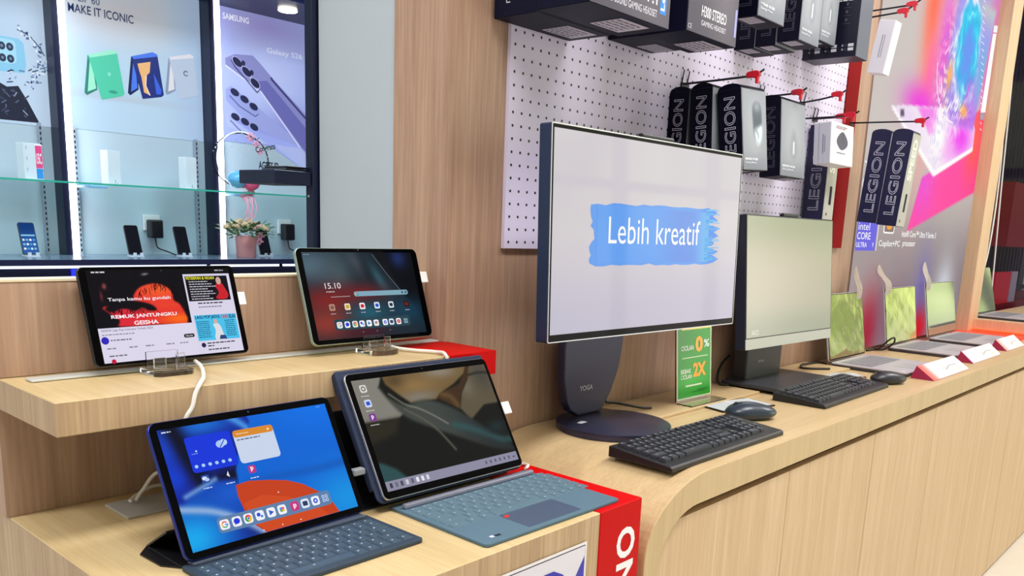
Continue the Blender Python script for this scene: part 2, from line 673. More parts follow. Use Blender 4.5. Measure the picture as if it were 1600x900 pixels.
def streak(X, Y, pts, w, k=6, ax=1.5):
    P = catmull([Vector((p[0], p[1], 0)) for p in pts], k)
    dist = np.full(X.shape, 9.)
    for i in range(len(P) - 1):
        dx, dy = (P[i + 1].x - P[i].x) * ax, P[i + 1].y - P[i].y
        t = np.clip(((X - P[i].x) * ax * dx + (Y - P[i].y) * dy) / (dx * dx + dy * dy + 1e-12), 0, 1)
        dist = np.minimum(dist, np.hypot((X - P[i].x) * ax - t * dx, Y - P[i].y - t * dy))
    return np.exp(-(dist / w) ** 2)
def blob(X, Y, cx, cy, rx, ry, p=2.):
    return np.exp(-(((X - cx) / rx) ** 2 + ((Y - cy) / ry) ** 2))
# ================================================================== room
struct(G().box(-3.2, 9.2, -3.4, 5.4, -.12, 0).build('floor', FLOORM))
struct(G().box(-3.2, 9.2, -3.4, 5.4, 3.2, 3.3).build('ceiling', CEILM))
struct(G().box(-3.2, 9.2, 5.0, 5.12, 0, 3.2).build('wall_back', CABP))
struct(G().box(-3.2, -3.08, -3.4, 5.0, 0, 3.2).build('wall_left', WALLP))
# glazed shop front: sill, header and mullions
g = G()
g.box(-3.08, 9.1, -3.4, -3.3, 0, .35)
g.box(-3.08, 9.1, -3.4, -3.3, 2.85, 3.2)
struct(g.build('wall_front', WALLP))
g = G()
for x in (-3.0, -1.4, .2, 1.8, 3.4, 5.0, 6.6, 8.2, 9.0):
    g.box(x - .05, x + .05, -3.40, -3.28, .35, 2.85)
g.box(-3.08, 9.1, -3.39, -3.3, 1.98, 2.06)
struct(g.build('window_1', MULL))
g = G()
g.box(9.1, 9.2, -3.3, 5.0, 0, .35)
g.box(9.1, 9.2, -3.3, 5.0, 2.85, 3.2)
g.box(9.1, 9.2, 1.6, 5.0, .35, 2.85)
struct(g.build('wall_right', WALLP))
g = G()
for y in (-2.3, -1.2, -.1, 1.0):
    g.box(9.08, 9.2, y - .05, y + .05, .35, 2.85)
g.box(9.1, 9.19, -3.3, 1.6, 1.98, 2.06)
struct(g.build('window_2', MULL))
# oak partition wall behind the counter and the painted column at its end
struct(G().box(1.10, 4.62, 1.184, 1.34, 0, 3.2).build('wall_middle', WOODWALL))
struct(G().box(1.105, 1.9, 1.342, 1.59, 0, 3.2).build('wall_column', GREYP))
# oak post right of the poster
struct(G().box(4.50, 4.66, 1.12, 1.20, .94, 3.2).build('trim_1', WOODDOOR))

# ================================================================== counter with waterfall end
CT = thing('counter_top', 'pale oak counter top curving down at its rounded left end', 'counter', (3.0, .95, 0))
def arc(cx, cz, rx, rz, a0, a1, n):
    return [(cx + rx * math.cos(R_(a0 + (a1 - a0) * k / n)), cz + rz * math.sin(R_(a0 + (a1 - a0) * k / n))) for k in range(n + 1)]
prof = [(6.6, .94), (1.37, .94)] + arc(1.36, .815, .205, .125, 90, 180, 16) + [(1.155, 0), (1.20, 0), (1.20, .775)] + arc(1.32, .785, .12, .095, 180, 90, 12) + [(6.6, .88)]
g = G()
# profile in XZ, extruded along Y
Mx = Matrix(((1, 0, 0, -3.0), (0, 0, -1, 1.18 - .95), (0, 1, 0, 0), (0, 0, 0, 1)))
g.prism(prof, 0, 1.18 - .736, Mx, edge=.0014)
g.build('slab', WOODCOUNTER, CT)
CB = thing('base_cabinet', 'long oak base cabinet with flat handleless doors under the counter', 'cabinet', (3.0, .95, 0))
g = G()
g.box(1.30 - 3, 6.6 - 3, .7625 - .95, .225, .0, .855)
g.build('carcass', DARKW, CB)
joints = [1.204, 1.726, 2.246, 2.770, 3.298, 3.822, 4.346, 4.87, 5.394, 5.918, 6.44]
for i in range(len(joints) - 1):
    x0, x1 = joints[i] + (.0 if i == 0 else .002), joints[i + 1] - .002
    g = G()
    if i == 0:
        pts = [(x1 - 3, .008), (x1 - 3, .862), (1.275 - 3, .862)] + [(p[0] - 3, p[1]) for p in arc(1.275, .785, .069, .077, 90, 180, 10)] + [(1.206 - 3, .008)]
        Md = Matrix(((1, 0, 0, 0), (0, 0, -1, -.188), (0, 1, 0, 0), (0, 0, 0, 1)))
        g.prism(pts, 0, .018, Md)
    else:
        g.box(x0 - 3, x1 - 3, .744 - .95, .762 - .95, .008, .862, bev=.0012, seg=1)
    g.build('door', WOODDOOR, CB)
for x0, x1, lab in ((1.60, 2.118, 'thin oak cover board on the counter behind the keyboard, under the green sign'), (2.47, 2.76, 'thin oak cover board on the counter between the smaller computer and the first laptop')):
    o = G().box(x0, x1, 1.022, 1.178, .9402, .9470, bev=.001, seg=1).build('cable_cover_board', WOODCOUNTER)
    tag(o, lab, 'cover board')

# low platform at the far right
PF = thing('display_platform', 'low oak platform on the far right end of the counter', 'platform', (5.4, .98, .94))
G().box(-.80, 1.0, -.16, .20, 0.0005, .058, bev=.001, seg=1).build('body', WOODDOOR, PF)
G().box(-1.05, -.81, -.13, .195, .0006, .0045).build('red_stripe', plain('sunlit_red_acrylic', 'F0180C', .2, emit='FF1A08', es=.25), PF)  # sunlit brightness of the plastic strip put in as emission
G().tube([(-.806, -.155, .006), (-.806, .195, .006)], .006).build('red_edge_highlight', plain('red_highlight', 'FF3A1A', .4, emit='FF4A20', es=1.6), PF)  # orange highlight along the red strip, painted as a glowing tube

# ================================================================== tiered oak display on the left
DS = thing('tiered_display_stand', 'two-step oak display stand holding the four tablets', 'display stand', (.74, 1.0, 0))
def L(x, y):
    return x - .74, y - 1.0
g = G()
g.box(.372 - .74, 1.006 - .74, .726 - 1, 1.34 - 1, 0, .94, bev=.0012, seg=1)
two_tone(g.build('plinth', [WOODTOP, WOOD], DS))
g = G()
g.box(1.0065 - .74, 1.118 - .74, .7255 - 1, 1.182 - 1, 0, .9405, bev=.001, seg=1)
o = g.build('red_stripe', RED, DS)
a = Art(.0003)
a.text('O', 0, 0, .053, .050, 'F2EFF4', 1, bold=.03, rot=R_(90))
o2 = a.build('letter', PRINT, o, Matrix.Translation((1.103 - .74, .7252 - 1, .8475)) @ Matrix.Rotation(PI / 2, 4, 'X'))
a = Art(.0003)
a.text('N', 0, 0, .052, .046, 'F2EFF4', 1, bold=.03, rot=R_(90))
a.build('letter', PRINT, o, Matrix.Translation((1.102 - .74, .7252 - 1, .789)) @ Matrix.Rotation(PI / 2, 4, 'X'))
# recessed riser, shelf, upper back panel
g = G()
g.box(.368 - .74, 1.0985 - .74, 1.268 - 1, 1.335 - 1, .9405, 1.0975)
g.build('riser_panel', WOODWALL, DS)
g = G()
g.box(.364 - .74, .992 - .74, 1.053 - 1, 1.335 - 1, 1.098, 1.14, bev=.001, seg=1)
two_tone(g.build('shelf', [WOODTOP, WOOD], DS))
g = G()
g.box(.9925 - .74, 1.106 - .74, 1.0525 - 1, 1.1815 - 1, 1.0978, 1.1404)
g.box(.9925 - .74, 1.098 - .74, 1.18 - 1, 1.334 - 1, 1.0978, 1.1404)
g.build('red_stripe', RED, DS)
g = G()
g.box(.364 - .74, 1.0985 - .74, 1.24 - 1, 1.275 - 1, 1.1408, 1.2655)
g.build('back_panel', WOODWALL, DS)
g = G()
g.box(.364 - .74, 1.0985 - .74, 1.2385 - 1, 1.276 - 1, 1.2655, 1.2685)
g.build('edge_strip', EDGE, DS)
g = G()
g.box(.386 - .74, 1.09 - .74, 1.188 - 1, 1.212 - 1, 1.1405, 1.1435, bev=.0008, seg=1)
g.build('cable_cover', STRIP, DS)
g = G()
pts = [(.484, 1.157), (.80, 1.157), (.80, 1.245), (.484, 1.232)]
g.prism([(p[0] - .74, p[1] - 1) for p in pts], .9405, .9435)
g.build('cable_cover', STRIP, DS)
# poster on the plinth front
a = Art(.0004)
W_, H_ = .34, .24
a.rect(0, 0, W_, H_, 'E9E4EC', 0)
a.rect(.004, .004, W_ - .004, H_ - .0045, '3E3A4A', 1)
a.rect(.0050, .0050, W_ - .0050, H_ - .0058, 'DCD8E6', 2)
heart = [(W_ - .006, H_ - .022), (W_ - .032, H_ - .058), (W_ - .042, H_ - .050), (W_ - .058, H_ - .036), (W_ - .078, H_ - .026), (W_ - .10, H_ - .026), (W_ - .125, H_ - .042), (W_ - .14, H_ - .07), (W_ - .147, H_ - .11), (W_ - .12, H_ - .17), (W_ - .05, H_ - .21), (W_ - .03, H_ - .12), (W_ - .006, H_ - .075)]
a.poly(heart, '1009A8', 3)
o = a.build('poster', PRINTG, None, Matrix.Translation((.974 - W_, .7245, .904 - H_)) @ Matrix.Rotation(PI / 2, 4, 'X'))
tag(o, 'white poster with a blue shape on the front of the display stand', 'poster')

# ================================================================== pegboard
def pegmat():
    m, nt, b = newmat('perforated_panel')
    t = N(nt, 'ShaderNodeTexCoord')
    s = N(nt, 'ShaderNodeSeparateXYZ')
    nt.links.new(t.outputs['Object'], s.inputs[0])
    outs = []
    for k, off in ((0, .0), (2, .0)):
        d = N(nt, 'ShaderNodeMath', operation='MULTIPLY_ADD')
        d.inputs[1].default_value = 1 / .0248
        d.inputs[2].default_value = off
        nt.links.new(s.outputs[k], d.inputs[0])
        f = N(nt, 'ShaderNodeMath', operation='FRACT')
        nt.links.new(d.outputs[0], f.inputs[0])
        q = N(nt, 'ShaderNodeMath', operation='SUBTRACT')
        q.inputs[1].default_value = .5
        nt.links.new(f.outputs[0], q.inputs[0])
        p = N(nt, 'ShaderNodeMath', operation='POWER')
        p.inputs[1].default_value = 2
        nt.links.new(q.outputs[0], p.inputs[0])
        outs.append(p)
    ad = N(nt, 'ShaderNodeMath', operation='ADD')
    nt.links.new(outs[0].outputs[0], ad.inputs[0])
    nt.links.new(outs[1].outputs[0], ad.inputs[1])
    lt = N(nt, 'ShaderNodeMath', operation='LESS_THAN')
    lt.inputs[1].default_value = .115 ** 2
    nt.links.new(ad.outputs[0], lt.inputs[0])
    mxx = N(nt, 'ShaderNodeMixRGB')
    mxx.inputs[1].default_value = (*lin('E6DDF8'), 1)
    mxx.inputs[2].default_value = (*lin('15131F'), 1)
    nt.links.new(lt.outputs[0], mxx.inputs[0])
    nt.links.new(mxx.outputs[0], b.inputs['Base Color'])
    b.inputs['Roughness'].default_value = .5
    return m
PB = thing('pegboard', 'white perforated pegboard on the oak wall above the counter', 'pegboard', (1.2465, 1.1833, 1.3175))
G().box(0, 1.60, -.0085, 0, 0, 1.3).build('panel', pegmat(), PB)
G().box(1.60, 1.70, -.012, 0, 0.012, 1.3).build('red_border', DARKRED, PB)

# ================================================================== big notebook poster on the right
def intel_bg(X, Y):
    px, pz = 3.08 + X * 1.42, .95 + Y * 1.60
    S_ = lambda pts, soft=.02, k=0: pm(px, pz, pts, soft, k, 1.)
    B_ = lambda cx, cy, rx, ry: blob(px, pz, cx, cy, rx, ry)
    wob = .5 + .5 * np.sin(px * 61 + 3 * np.sin(pz * 37)) * np.sin(pz * 53 + 2 * np.sin(px * 29))
    c = flat(X, 'CBC3C0')
    c = mixc(c, 'A59A9C', 1 - ss(1.3, 1.75, pz))
    c = mixc(c, '8A8088', (1 - ss(1.15, 1.5, pz)) * ss(3.2, 3.7, px))
    c = mixc(c, 'F79A92', B_(3.64, 2.1, .12, .5) * .9)
    c = mixc(c, 'FF7050', B_(3.60, 2.28, .085, .22))
    c = mixc(c, 'FF6FA0', B_(3.66, 2.02, .07, .12))
    c = mixc(c, 'F02FE0', B_(3.60, 1.885, .20, .075))
    c = mixc(c, 'F05AD0', B_(3.80, 2.12, .10, .30))
    c = mixc(c, 'DD7FB0', ss(4.25, 4.45, px) * ss(1.9, 2.1, pz))
    c = mixc(c, '9A9AF0', B_(4.15, 2.46, .22, .10))
    c = mixc(c, 'E43FC4', ss(4.36, 4.5, px) * B_(4.4, 2.0, 9, .2))
    # sweep of pink below
    pk = mixc(flat(X, 'FF3FA2'), 'FF5A50', B_(4.40, 1.84, .13, .18))
    pk = mixc(pk, 'F045D0', B_(3.75, 1.60, .14, .14))
    c = mixc(c, pk, S_([(3.62, 1.400), (4.52, 1.605), (4.52, 2.02), (4.36, 1.95), (4.1, 1.80), (3.86, 1.66), (3.72, 1.62)], .006))
    # notebook deck
    dk = mixc(flat(X, 'F1E4F6'), 'F37BEA', S_([(3.56, 1.875), (3.80, 1.90), (3.83, 1.80), (3.74, 1.79)], .012))
    dk = mixc(dk, 'EE2FF0', B_(4.16, 1.82, .17, .085))
    dk = mixc(dk, 'F6A0F4', B_(4.00, 1.76, .10, .05) * .8)
    dk = mixc(dk, 'FFFFFF', B_(3.86, 1.79, .10, .08))
    dk = mixc(dk, 'E8D2F4', B_(3.45, 1.83, .14, .03) * .8)
    dk = mixc(dk, 'FFFFFF', (wob * B_(4.02, 1.86, .12, .06)))
    deck = [(3.278, 1.841), (3.40, 1.862), (3.762, 1.899), (4.30, 1.93), (4.373, 1.874), (4.381, 1.781), (3.863, 1.632)]
    c = mixc(c, dk, S_(deck, .004))
    c = mixc(c, 'FFFFFF', S_([(3.863, 1.632), (4.381, 1.781), (4.381, 1.800), (3.866, 1.656), (3.30, 1.845), (3.278, 1.841)], .004))
    c = mixc(c, '5A4A66', S_([(3.375, 1.842), (3.415, 1.848), (3.428, 1.825), (3.388, 1.818)], .006))
    # lid seen through the beams
    ld = mixc(flat(X, 'A995EC'), 'BFC4C8', ss(2.25, 2.4, pz) * ss(4.1, 4.3, px))
    ld = mixc(ld, '66B4E0', B_(4.36, 2.12, .08, .14) * .9)
    ld = mixc(ld, 'C060E8', B_(4.20, 1.90, .20, .08))
    c = mixc(c, ld, S_([(3.90, 2.37), (4.45, 2.40), (4.34, 1.87), (4.00, 1.86), (3.88, 1.97), (3.86, 2.15)], .02))
    # vortex
    ex, ez = (px - 4.105) / .150, (pz - 2.165) / .195
    d = np.hypot(ex, ez)
    th = np.arctan2(ez, ex)
    d2 = d + .07 * np.sin(th * 5 + d * 6) + .05 * np.sin(th * 11 - d * 9)
    ring = np.exp(-((d2 - .82) / .30) ** 2)
    c = mixc(c, '5F93F2', 1 - ss(.75, .95, d2))
    c = mixc(c, '1CD4F4', ring * (ss(-.7, .1, ez) * .6 + .4))
    c = mixc(c, 'E040E0', ring * ss(.25, .8, -ez) * ss(.0, .5, ex) * .9)
    c = mixc(c, '0FA6DC', ring * (.5 + .5 * np.sin(th * 9 + d * 14)) * .55)
    c = mixc(c, '9FF6FF', np.exp(-((d2 - .80) / .06) ** 2) * (.5 + .5 * np.sin(th * 4 + 1)) * .9)
    edge_ = np.exp(-((d2 - 1.15) / .10) ** 2)
    c = mixc(c, 'FFFFFF', edge_ * (.35 + .65 * wob) * (1 - ss(.2, .9, ex)))
    c = mixc(c, 'FFFFFF', edge_ * wob * ss(.2, .9, ex) * .5)
    # splash along the left edge and below the vortex
    sp = B_(3.86, 2.0, .10, .24) + B_(4.08, 1.93, .16, .05)
    w2 = .5 + .5 * np.sin(px * 130 + 5 * np.sin(pz * 31)) * np.sin(pz * 47 + 3 * np.sin(px * 53))
    c = mixc(c, 'FFFFFF', np.clip(sp, 0, 1) * ss(.55, .8, w2))
    c = mixc(c, '8A78E0', np.clip(sp, 0, 1) * ss(.62, .85, 1 - w2) * .8)
    c = mixc(c, 'FFB050', np.clip(B_(4.16, 1.93, .05, .025) + B_(3.90, 2.04, .03, .05), 0, 1))
    # red, violet and pale patches at the bottom
    c = mixc(c, 'A8142E', B_(3.30, 1.02, .12, .16) * .9)
    c = mixc(c, '8A4A70', B_(3.62, 1.06, .20, .12) * .6)
    c = mixc(c, '7468C4', B_(3.90, 1.15, .10, .18) * .65)
    c = mixc(c, 'E0122A', B_(3.93, .99, .12, .08))
    c = mixc(c, 'E2EAF6', B_(4.22, 1.10, .13, .17) * .95)
    return c
a = Art(.0005)
a.grid(0, 0, 1.42, 1.60, 170, 190, intel_bg, 0)
def q(*pts):
    return [(p[0] - 3.08, p[1] - .95) for p in pts]
a.line(loop2(q((3.72, 2.06), (3.76, 1.96), (3.88, 1.88), (4.02, 1.865), (3.88, 1.885), (3.77, 1.97)))[:24], .006, 'FDF2FF', 7)
for k in range(20):
    a.line(q((4.20 + k * .0125, 2.40 - k * .027), (4.245 + k * .0115, 2.395 - k * .027)), .004, 'F3F0FF', 8)
a.poly(q((4.43, 2.30), (4.485, 2.31), (4.485, 1.965), (4.41, 1.955)), 'FFFFFF', 8)
a.poly(q((4.43, 2.335), (4.49, 2.345), (4.49, 2.315), (4.43, 2.305)), 'F4F4F8', 8)
a.poly(q((4.41, 1.955), (4.48, 1.963), (4.48, 1.93), (4.42, 1.925)), 'A0A0B0', 8)
# chip badge and lettering
a.rect(3.088 - 3.08, 1.322 - .95, 3.283 - 3.08, 1.424 - .95, '6B62E8', 2)
a.text('intel', .018, 1.396 - .95, .11, .026, 'FFFFFF', 3)
a.text('CORE', .014, 1.362 - .95, .13, .026, 'FFFFFF', 3, bold=.01)
a.text('ULTRA', .012, 1.334 - .95, .105, .018, 'FFFFFF', 3, bold=.01)
a.text('9', .172, 1.334 - .95, .012, .018, 'FFFFFF', 3)
a.rect(3.291 - 3.08, 1.322 - .95, 3.297 - 3.08, 1.424 - .95, 'FFFFFF', 3)
a.rr(3.352 - 3.08, 1.388 - .95, 3.47 - 3.08, 1.44 - .95, .012, 'FFFFFF', 2)
a.rr(3.360 - 3.08, 1.394 - .95, 3.462 - 3.08, 1.434 - .95, .009, '8A7470', 3)
a.ell(3.41 - 3.08, 1.415 - .95, .03, .012, 'F5A53A', 4)
a.text('Copilot+PC', 3.318 - 3.08, 1.332 - .95, .235, .030, 'FFFFFF', 3, bold=.01)
a.text('processor', 3.585 - 3.08, 1.334 - .95, .155, .024, 'FFFFFF', 3, bold=.01)
a.text('Intel® Core™ Ultra 9 Series 3', 3.561 - 3.08, 1.378 - .95, .44, .026, 'FFFFFF', 3, bold=.01)
a.text('T', 3.085 - 3.08, 1.59 - .95, .04, .045, 'F4F0F4', 3)
a.text('C', 3.084 - 3.08, 1.535 - .95, .04, .045, 'F4F0F4', 3)
o = a.build('poster', BACKLIT2, None, Matrix.Translation((3.08, 1.178, .95)) @ Matrix.Rotation(PI / 2, 4, 'X'))
tag(o, 'tall backlit notebook poster in pink and cyan behind the laptops', 'poster')

# dark glass showcase past the post
SH = thing('showcase', 'dark glass showcase with a red base at the far right edge', 'showcase', (5.3, 1.25, 0))
G().box(-.62, 2.6, .35, .40, .95, 3.1).build('back', plain('showcase_back', '332C40', .6), SH)
G().box(-.62, 2.6, .0, .012, .95, 3.1).build('pane', DARKGLASS, SH)
G().box(-.66, -.58, -.03, .02, .95, 3.1).build('frame', BLACK, SH)
g = G()
for k in range(30):
    g.box(-.55 + k * .1, -.545 + k * .1, .33, .345, 1.0, 3.0)
g.build('slat', plain('slat_grey', '6A6276', .5), SH)
G().box(-.60, 2.6, .013, .3, .94, 1.012).build('red_base', plain('red_base', 'C80F2E', .4), SH)
G().box(-.46, 2.6, .06, .09, 1.075, 1.10).build('rail', BLACK, SH)
g = G()
g.box(.26, .62, .02, .05, 1.0125, 1.20)
g.build('red_sign', plain('red_sign', 'D1102A', .5, emit='D1102A', es=.5), SH)
g = G()
g.box(.64, .80, .02, .05, 1.0125, 1.2)
g.build('white_card', WHITE, SH)
g = G()
g.box(.75, 1.6, .1, .2, 1.35, 1.75)
g.build('red_panel', plain('dim_red', '8E1024', .5, emit='8E1024', es=.5), SH)
for i, pts_ in enumerate((((4.97, 1.13), (5.08, 1.35), (5.07, 1.75), (4.92, 2.3), (4.85, 2.55)), ((5.27, .99), (5.25, 1.2), (5.16, 1.6), (5.08, 2.0), (4.98, 2.5)))):
    o = G().tube([(p_[0], 1.215, p_[1]) for p_ in pts_], .0045, 6, smooth_pts=6).build('cable', CABLE)
    tag(o, ['white cable hanging beside the dark showcase, nearer the oak post', 'white cable hanging in front of the dark showcase, right of the other'][i], 'cable')
# ================================================================== phone shelving at the back of the shop
PC = thing('phone_display_cabinet', 'pale blue phone display cabinet at the back with lit posts', 'cabinet', (2.0, 4.5, 0))
def box_p(name, x0, x1, y0, y1, z0, z1, mat, parent, bev=0.):
    return G().box(x0 - 2, x1 - 2, y0 - 4.5, y1 - 4.5, z0, z1, bev=bev).build(name, mat, parent)
box_p('back_panel', .4, 3.6, 4.80, 4.84, 1.10, 2.62, CABP, PC)
box_p('counter', .4, 3.6, 4.33, 4.80, 1.078, 1.104, plain('cabinet_counter', '6E8296', .2), PC)
box_p('counter_edge', .4, 3.6, 4.322, 4.3298, 1.076, 1.1035, plain('dark_edge', '1A2140', .3), PC)
box_p('base', .4, 3.6, 4.38, 4.80, 0, 1.058, NAVY, PC)
g = G()
for x0, x1 in ((.4, 2.30), (2.33, 2.74), (2.77, 3.6)):
    g.box(x0 - 2, x1 - 2, 4.345 - 4.5, 4.36 - 4.5, 1.062, 1.076)
g.build('counter_light', plain('cool_led', 'FFFFFF', .4, emit='DCE8FF', es=1.5), PC)
box_p('blue_light', 1.63, 1.66, 4.365, 4.378, .7, 1.055, plain('blue_led', '2030FF', .4, emit='1A24FF', es=1.6), PC)
box_p('soffit', .4, 3.6, 4.33, 4.80, 2.50, 2.66, NAVY, PC)
box_p('blue_light', .4, 3.6, 4.30, 4.328, 2.53, 2.62, plain('blue_led_strip', '2040FF', .4, emit='1D4BFF', es=1.8), PC)
for x in (.97, 1.745, 2.558):
    p = box_p('post', x - .008, x + .022, 4.70, 4.80, 1.104, 2.5, NAVY, PC)
    box_p('led_tube', x + .024, x + .052, 4.69, 4.74, 1.106, 2.5, LED, p)
    for dx in (-.075, .085):
        g = G()
        g.box(x + dx - 2, x + dx + .012 - 2, .27, .299, 1.104, 1.75)
        g.mat(1)
        for k in range(24):
            g.box(x + dx + .003 - 2, x + dx + .009 - 2, .2685, .27, 1.12 + k * .026, 1.134 + k * .026)
        g.build('slotted_rail', [plain('rail_grey', 'AEBBC6', .4, metal=.4), BLACK], PC)
    g = G()
    g.box(x + .055 - 2, x + .14 - 2, .02, .27, 1.445, 1.457, bev=.003)
    g.build('bracket', plain('bracket_blue', '8FC6EE', .3), PC)
gs = G().box(.4 - 2, 3.6 - 2, 4.46 - 4.5, 4.79 - 4.5, 1.459, 1.467).build('glass_shelf', GREENGLASS, PC)
G().box(.4 - 2, 3.6 - 2, 4.456 - 4.5, 4.459 - 4.5, 1.4585, 1.4675).build('edge', GREENEDGE, gs)
g = G()
g.lathe([(.05, 0), (.055, .004), (.05, .008)], 20, Matrix.Translation((.94, .03, 2.489)))
g.build('downlight', plain('downlight', 'FFFFFF', .4, emit='FFF6E0', es=8), PC)

# posters on the back panel: coordinates are metres on the panel (X, height)
def wall_art(name, art, mat, label):
    o = art.build(name, mat, None, Matrix.Translation((0, 4.797, 0)) @ Matrix.Rotation(PI / 2, 4, 'X'))
    return tag(o, label, 'poster')
S = 4.797 / 4.7
def sc_(p):
    return (p[0] * S, 1.37 + (p[1] - 1.37) * S)
def Q(*pts):
    return [sc_(p) for p in pts]
# 1 splash poster
a = Art(.0008)
def bg1(X, Y):
    c = flat(X, 'A9CBEA')
    c = mixc(c, 'C2D6EA', ss(.2, .9, X))
    return c
a.grid(1.02, 1.735, 1.762, 2.5, 12, 12, bg1)
a.poly(Q((1.30, 2.12), (1.585, 2.118), (1.605, 2.10), (1.61, 2.0), (1.60, 1.965), (1.30, 1.95)), '8CCBEA', 1)
a.rr(*sc_((1.46, 2.0)), *sc_((1.57, 2.108)), .02, 'A8DCF2', 2)
for x in (1.522, 1.556):
    for z in (2.075, 2.022):
        a.ell(*sc_((x - .012, z)), .0155, .0185, '1E2C4A', 3)
        a.ell(*sc_((x - .012, z)), .006, .007, '6E86A8', 4)
a.poly(Q((1.40, 1.90), (1.44, 1.905), (1.49, 1.908), (1.519, 1.893), (1.568, 1.903), (1.605, 1.837), (1.65, 1.742), (1.40, 1.74)), '1A2036', 2)
rn = random.Random(5)
for k in range(22):
    x, z = rn.uniform(1.46, 1.60), rn.uniform(1.75, 1.89)
    a.line(Q((x, z), (x + rn.uniform(-.02, .02), z + rn.uniform(-.015, .02))), .006, rn.choice(['56617C', '3A4560', '8894AC']), 3)
a.line(Q((1.582, 2.159), (1.615, 2.148), (1.64, 2.133), (1.668, 2.10), (1.693, 2.06)), .006, '5C6C8C', 3)
for k in range(60):
    t = rn.uniform(-1.1, 1.2)
    rr_ = rn.uniform(.13, .17)
    x, z = 1.53 + rr_ * math.cos(t), 2.03 + rr_ * math.sin(t)
    if x < 1.72:
        a.ell(*sc_((x, z)), rn.uniform(.003, .009), rn.uniform(.002, .006), rn.choice(['35486E', '6F86AE', 'E8F2FC', '4D6290']), 3, 8, rn.uniform(0, 3))
a.ell(*sc_((1.718, 2.053)), .010, .014, '38549A', 4)
for k in range(26):
    x = rn.uniform(1.52, 1.72)
    z = 1.94 + (x - 1.52) * .35 + rn.uniform(-.03, .03)
    a.line(Q((x, z), (x + rn.uniform(.005, .03), z + rn.uniform(-.004, .018))), .005, rn.choice(['2B3C60', '5C7298', '86A0C4', 'F2F8FF']), 4)
wall_art('poster', a, BACKLIT, 'pale blue poster of a phone in a water splash above a dark rock')
# 2 folding phones poster
a = Art(.0008)
def bg2(X, Y):
    c = flat(X, 'B9D3E6')
    c = mixc(c, 'C6CFD8', ss(.45, .8, Y) * (1 - ss(.6, 1, X)))
    c = mixc(c, 'AFC6E2', ss(.6, 1, X))
    c = mixc(c, 'CFC9CC', blob(X, Y, .35, .75, .35, .15) * .6)
    c = mixc(c, 'B4B6BE', blob(X, Y, .35, .235, .5, .02) * .6)
    return c
a.grid(1.84, 1.742, 2.548, 2.5, 40, 40, bg2)
a.text('MAKE IT ICONIC', *sc_((1.815, 2.287)), .325, .042, '26365E', 3, bold=.01)
a.text('FLIP 60', *sc_((1.845, 2.342)), .125, .036, '3A4A6E', 3)
for P, cA, cB, cC in (
    (((1.895, 2.098), (2.013, 2.141), (2.039, 2.137), (2.068, 1.933), (1.951, 1.89)), '4FC8A4', '2E7F70', '9BE6C6'),
    (((2.112, 2.126), (2.225, 2.165), (2.25, 2.157), (2.277, 1.957), (2.161, 1.921)), '1A2C7A', '0E1A4E', '4A7AE8'),
    (((2.312, 2.155), (2.433, 2.19), (2.451, 2.182), (2.476, 1.988), (2.362, 1.943)), 'BBC9DC', '8E9AB2', 'E2E0E6')):
    p0, p1, p2, p3, p4 = P
    bl = (p0[0] - .026, p0[1] - .185)
    br = (p4[0] - .018, p4[1] + .045)
    a.poly(Q(p0, bl, (bl[0] + .012, bl[1] - .010), br, (p0[0] + .03, p0[1] - .03)), cB, 2)
    a.poly(Q((p0[0] + .008, p0[1] - .03), (bl[0] + .016, bl[1] + .008), (br[0] - .006, br[1] + .006), (p0[0] + .02, p0[1] - .04)), cC, 3)
    a.poly(Q(p0, p1, p2, p3, (p3[0] - .012, p3[1] - .012), p4), cA, 4)
    a.poly(Q(p0, p1, p2, (p2[0] + .001, p2[1] - .010), (p0[0] + .012, p0[1] - .012)), cC, 5)
    if cA == '1A2C7A':
        a.poly(Q((2.142, 2.095), (2.212, 2.115), (2.205, 2.06), (2.185, 2.04), (2.18, 1.99), (2.20, 1.945), (2.17, 1.955), (2.160, 2.03), (2.150, 2.06)), 'F0B87A', 5)
        a.line(Q((2.185, 2.04), (2.18, 1.99), (2.20, 1.945)), .006, 'F7E2CC', 6)
        a.poly(Q((2.225, 2.06), (2.265, 1.98), (2.26, 1.955), (2.235, 1.955)), '3A62D8', 5)
    elif cA == 'BBC9DC':
        a.ring(*sc_((2.405, 2.085)), .012, .005, '5C6E8C', 5, 40, 320)
    else:
        a.ell(*sc_((1.995, 2.02)), .008, .010, '86E0C4', 5)
        a.ell(*sc_((2.01, 1.935)), .022, .008, '2F9A80', 5)
wall_art('poster', a, BACKLIT, 'poster of three folding phones in green, navy and silver')
# 3 violet phones poster
a = Art(.0008)
def bg3(X, Y):
    c = flat(X, 'A4B2EE')
    c = mixc(c, 'C4CEF6', blob(X, Y, .5, .5, .5, .35) * .8)
    c = mixc(c, '7F7FC8', (1 - ss(.1, .45, Y)) * ss(.2, .8, X) * .6)
    c = mixc(c, '9C97D6', blob(X, Y, .5, .92, .5, .12))
    return c
a.grid(2.63, 1.76, 3.25, 2.5, 30, 30, bg3)
a.text('SAMSUNG', *sc_((2.632, 2.412)), .165, .034, 'EDF0FF', 3, bold=.025)
a.text('Galaxy S26', *sc_((2.905, 2.268)), .245, .040, 'E4E8FF', 3, bold=.006)
a.text('Galaxy AI', *sc_((3.0, 2.216)), .22, .036, 'BCC6F4', 3)
def phone(body, lens, cA, cB, L0, r):
    a.poly(loop2(body, 4) if False else body, cA, L0)
a.poly(Q((2.64, 2.205), (2.70, 2.235), (2.813, 2.246), (2.86, 2.21), (2.927, 2.15), (3.25, 1.89), (3.25, 1.65), (3.13, 1.76), (2.861, 2.055), (2.642, 2.165)), '8A8CC6', 2)
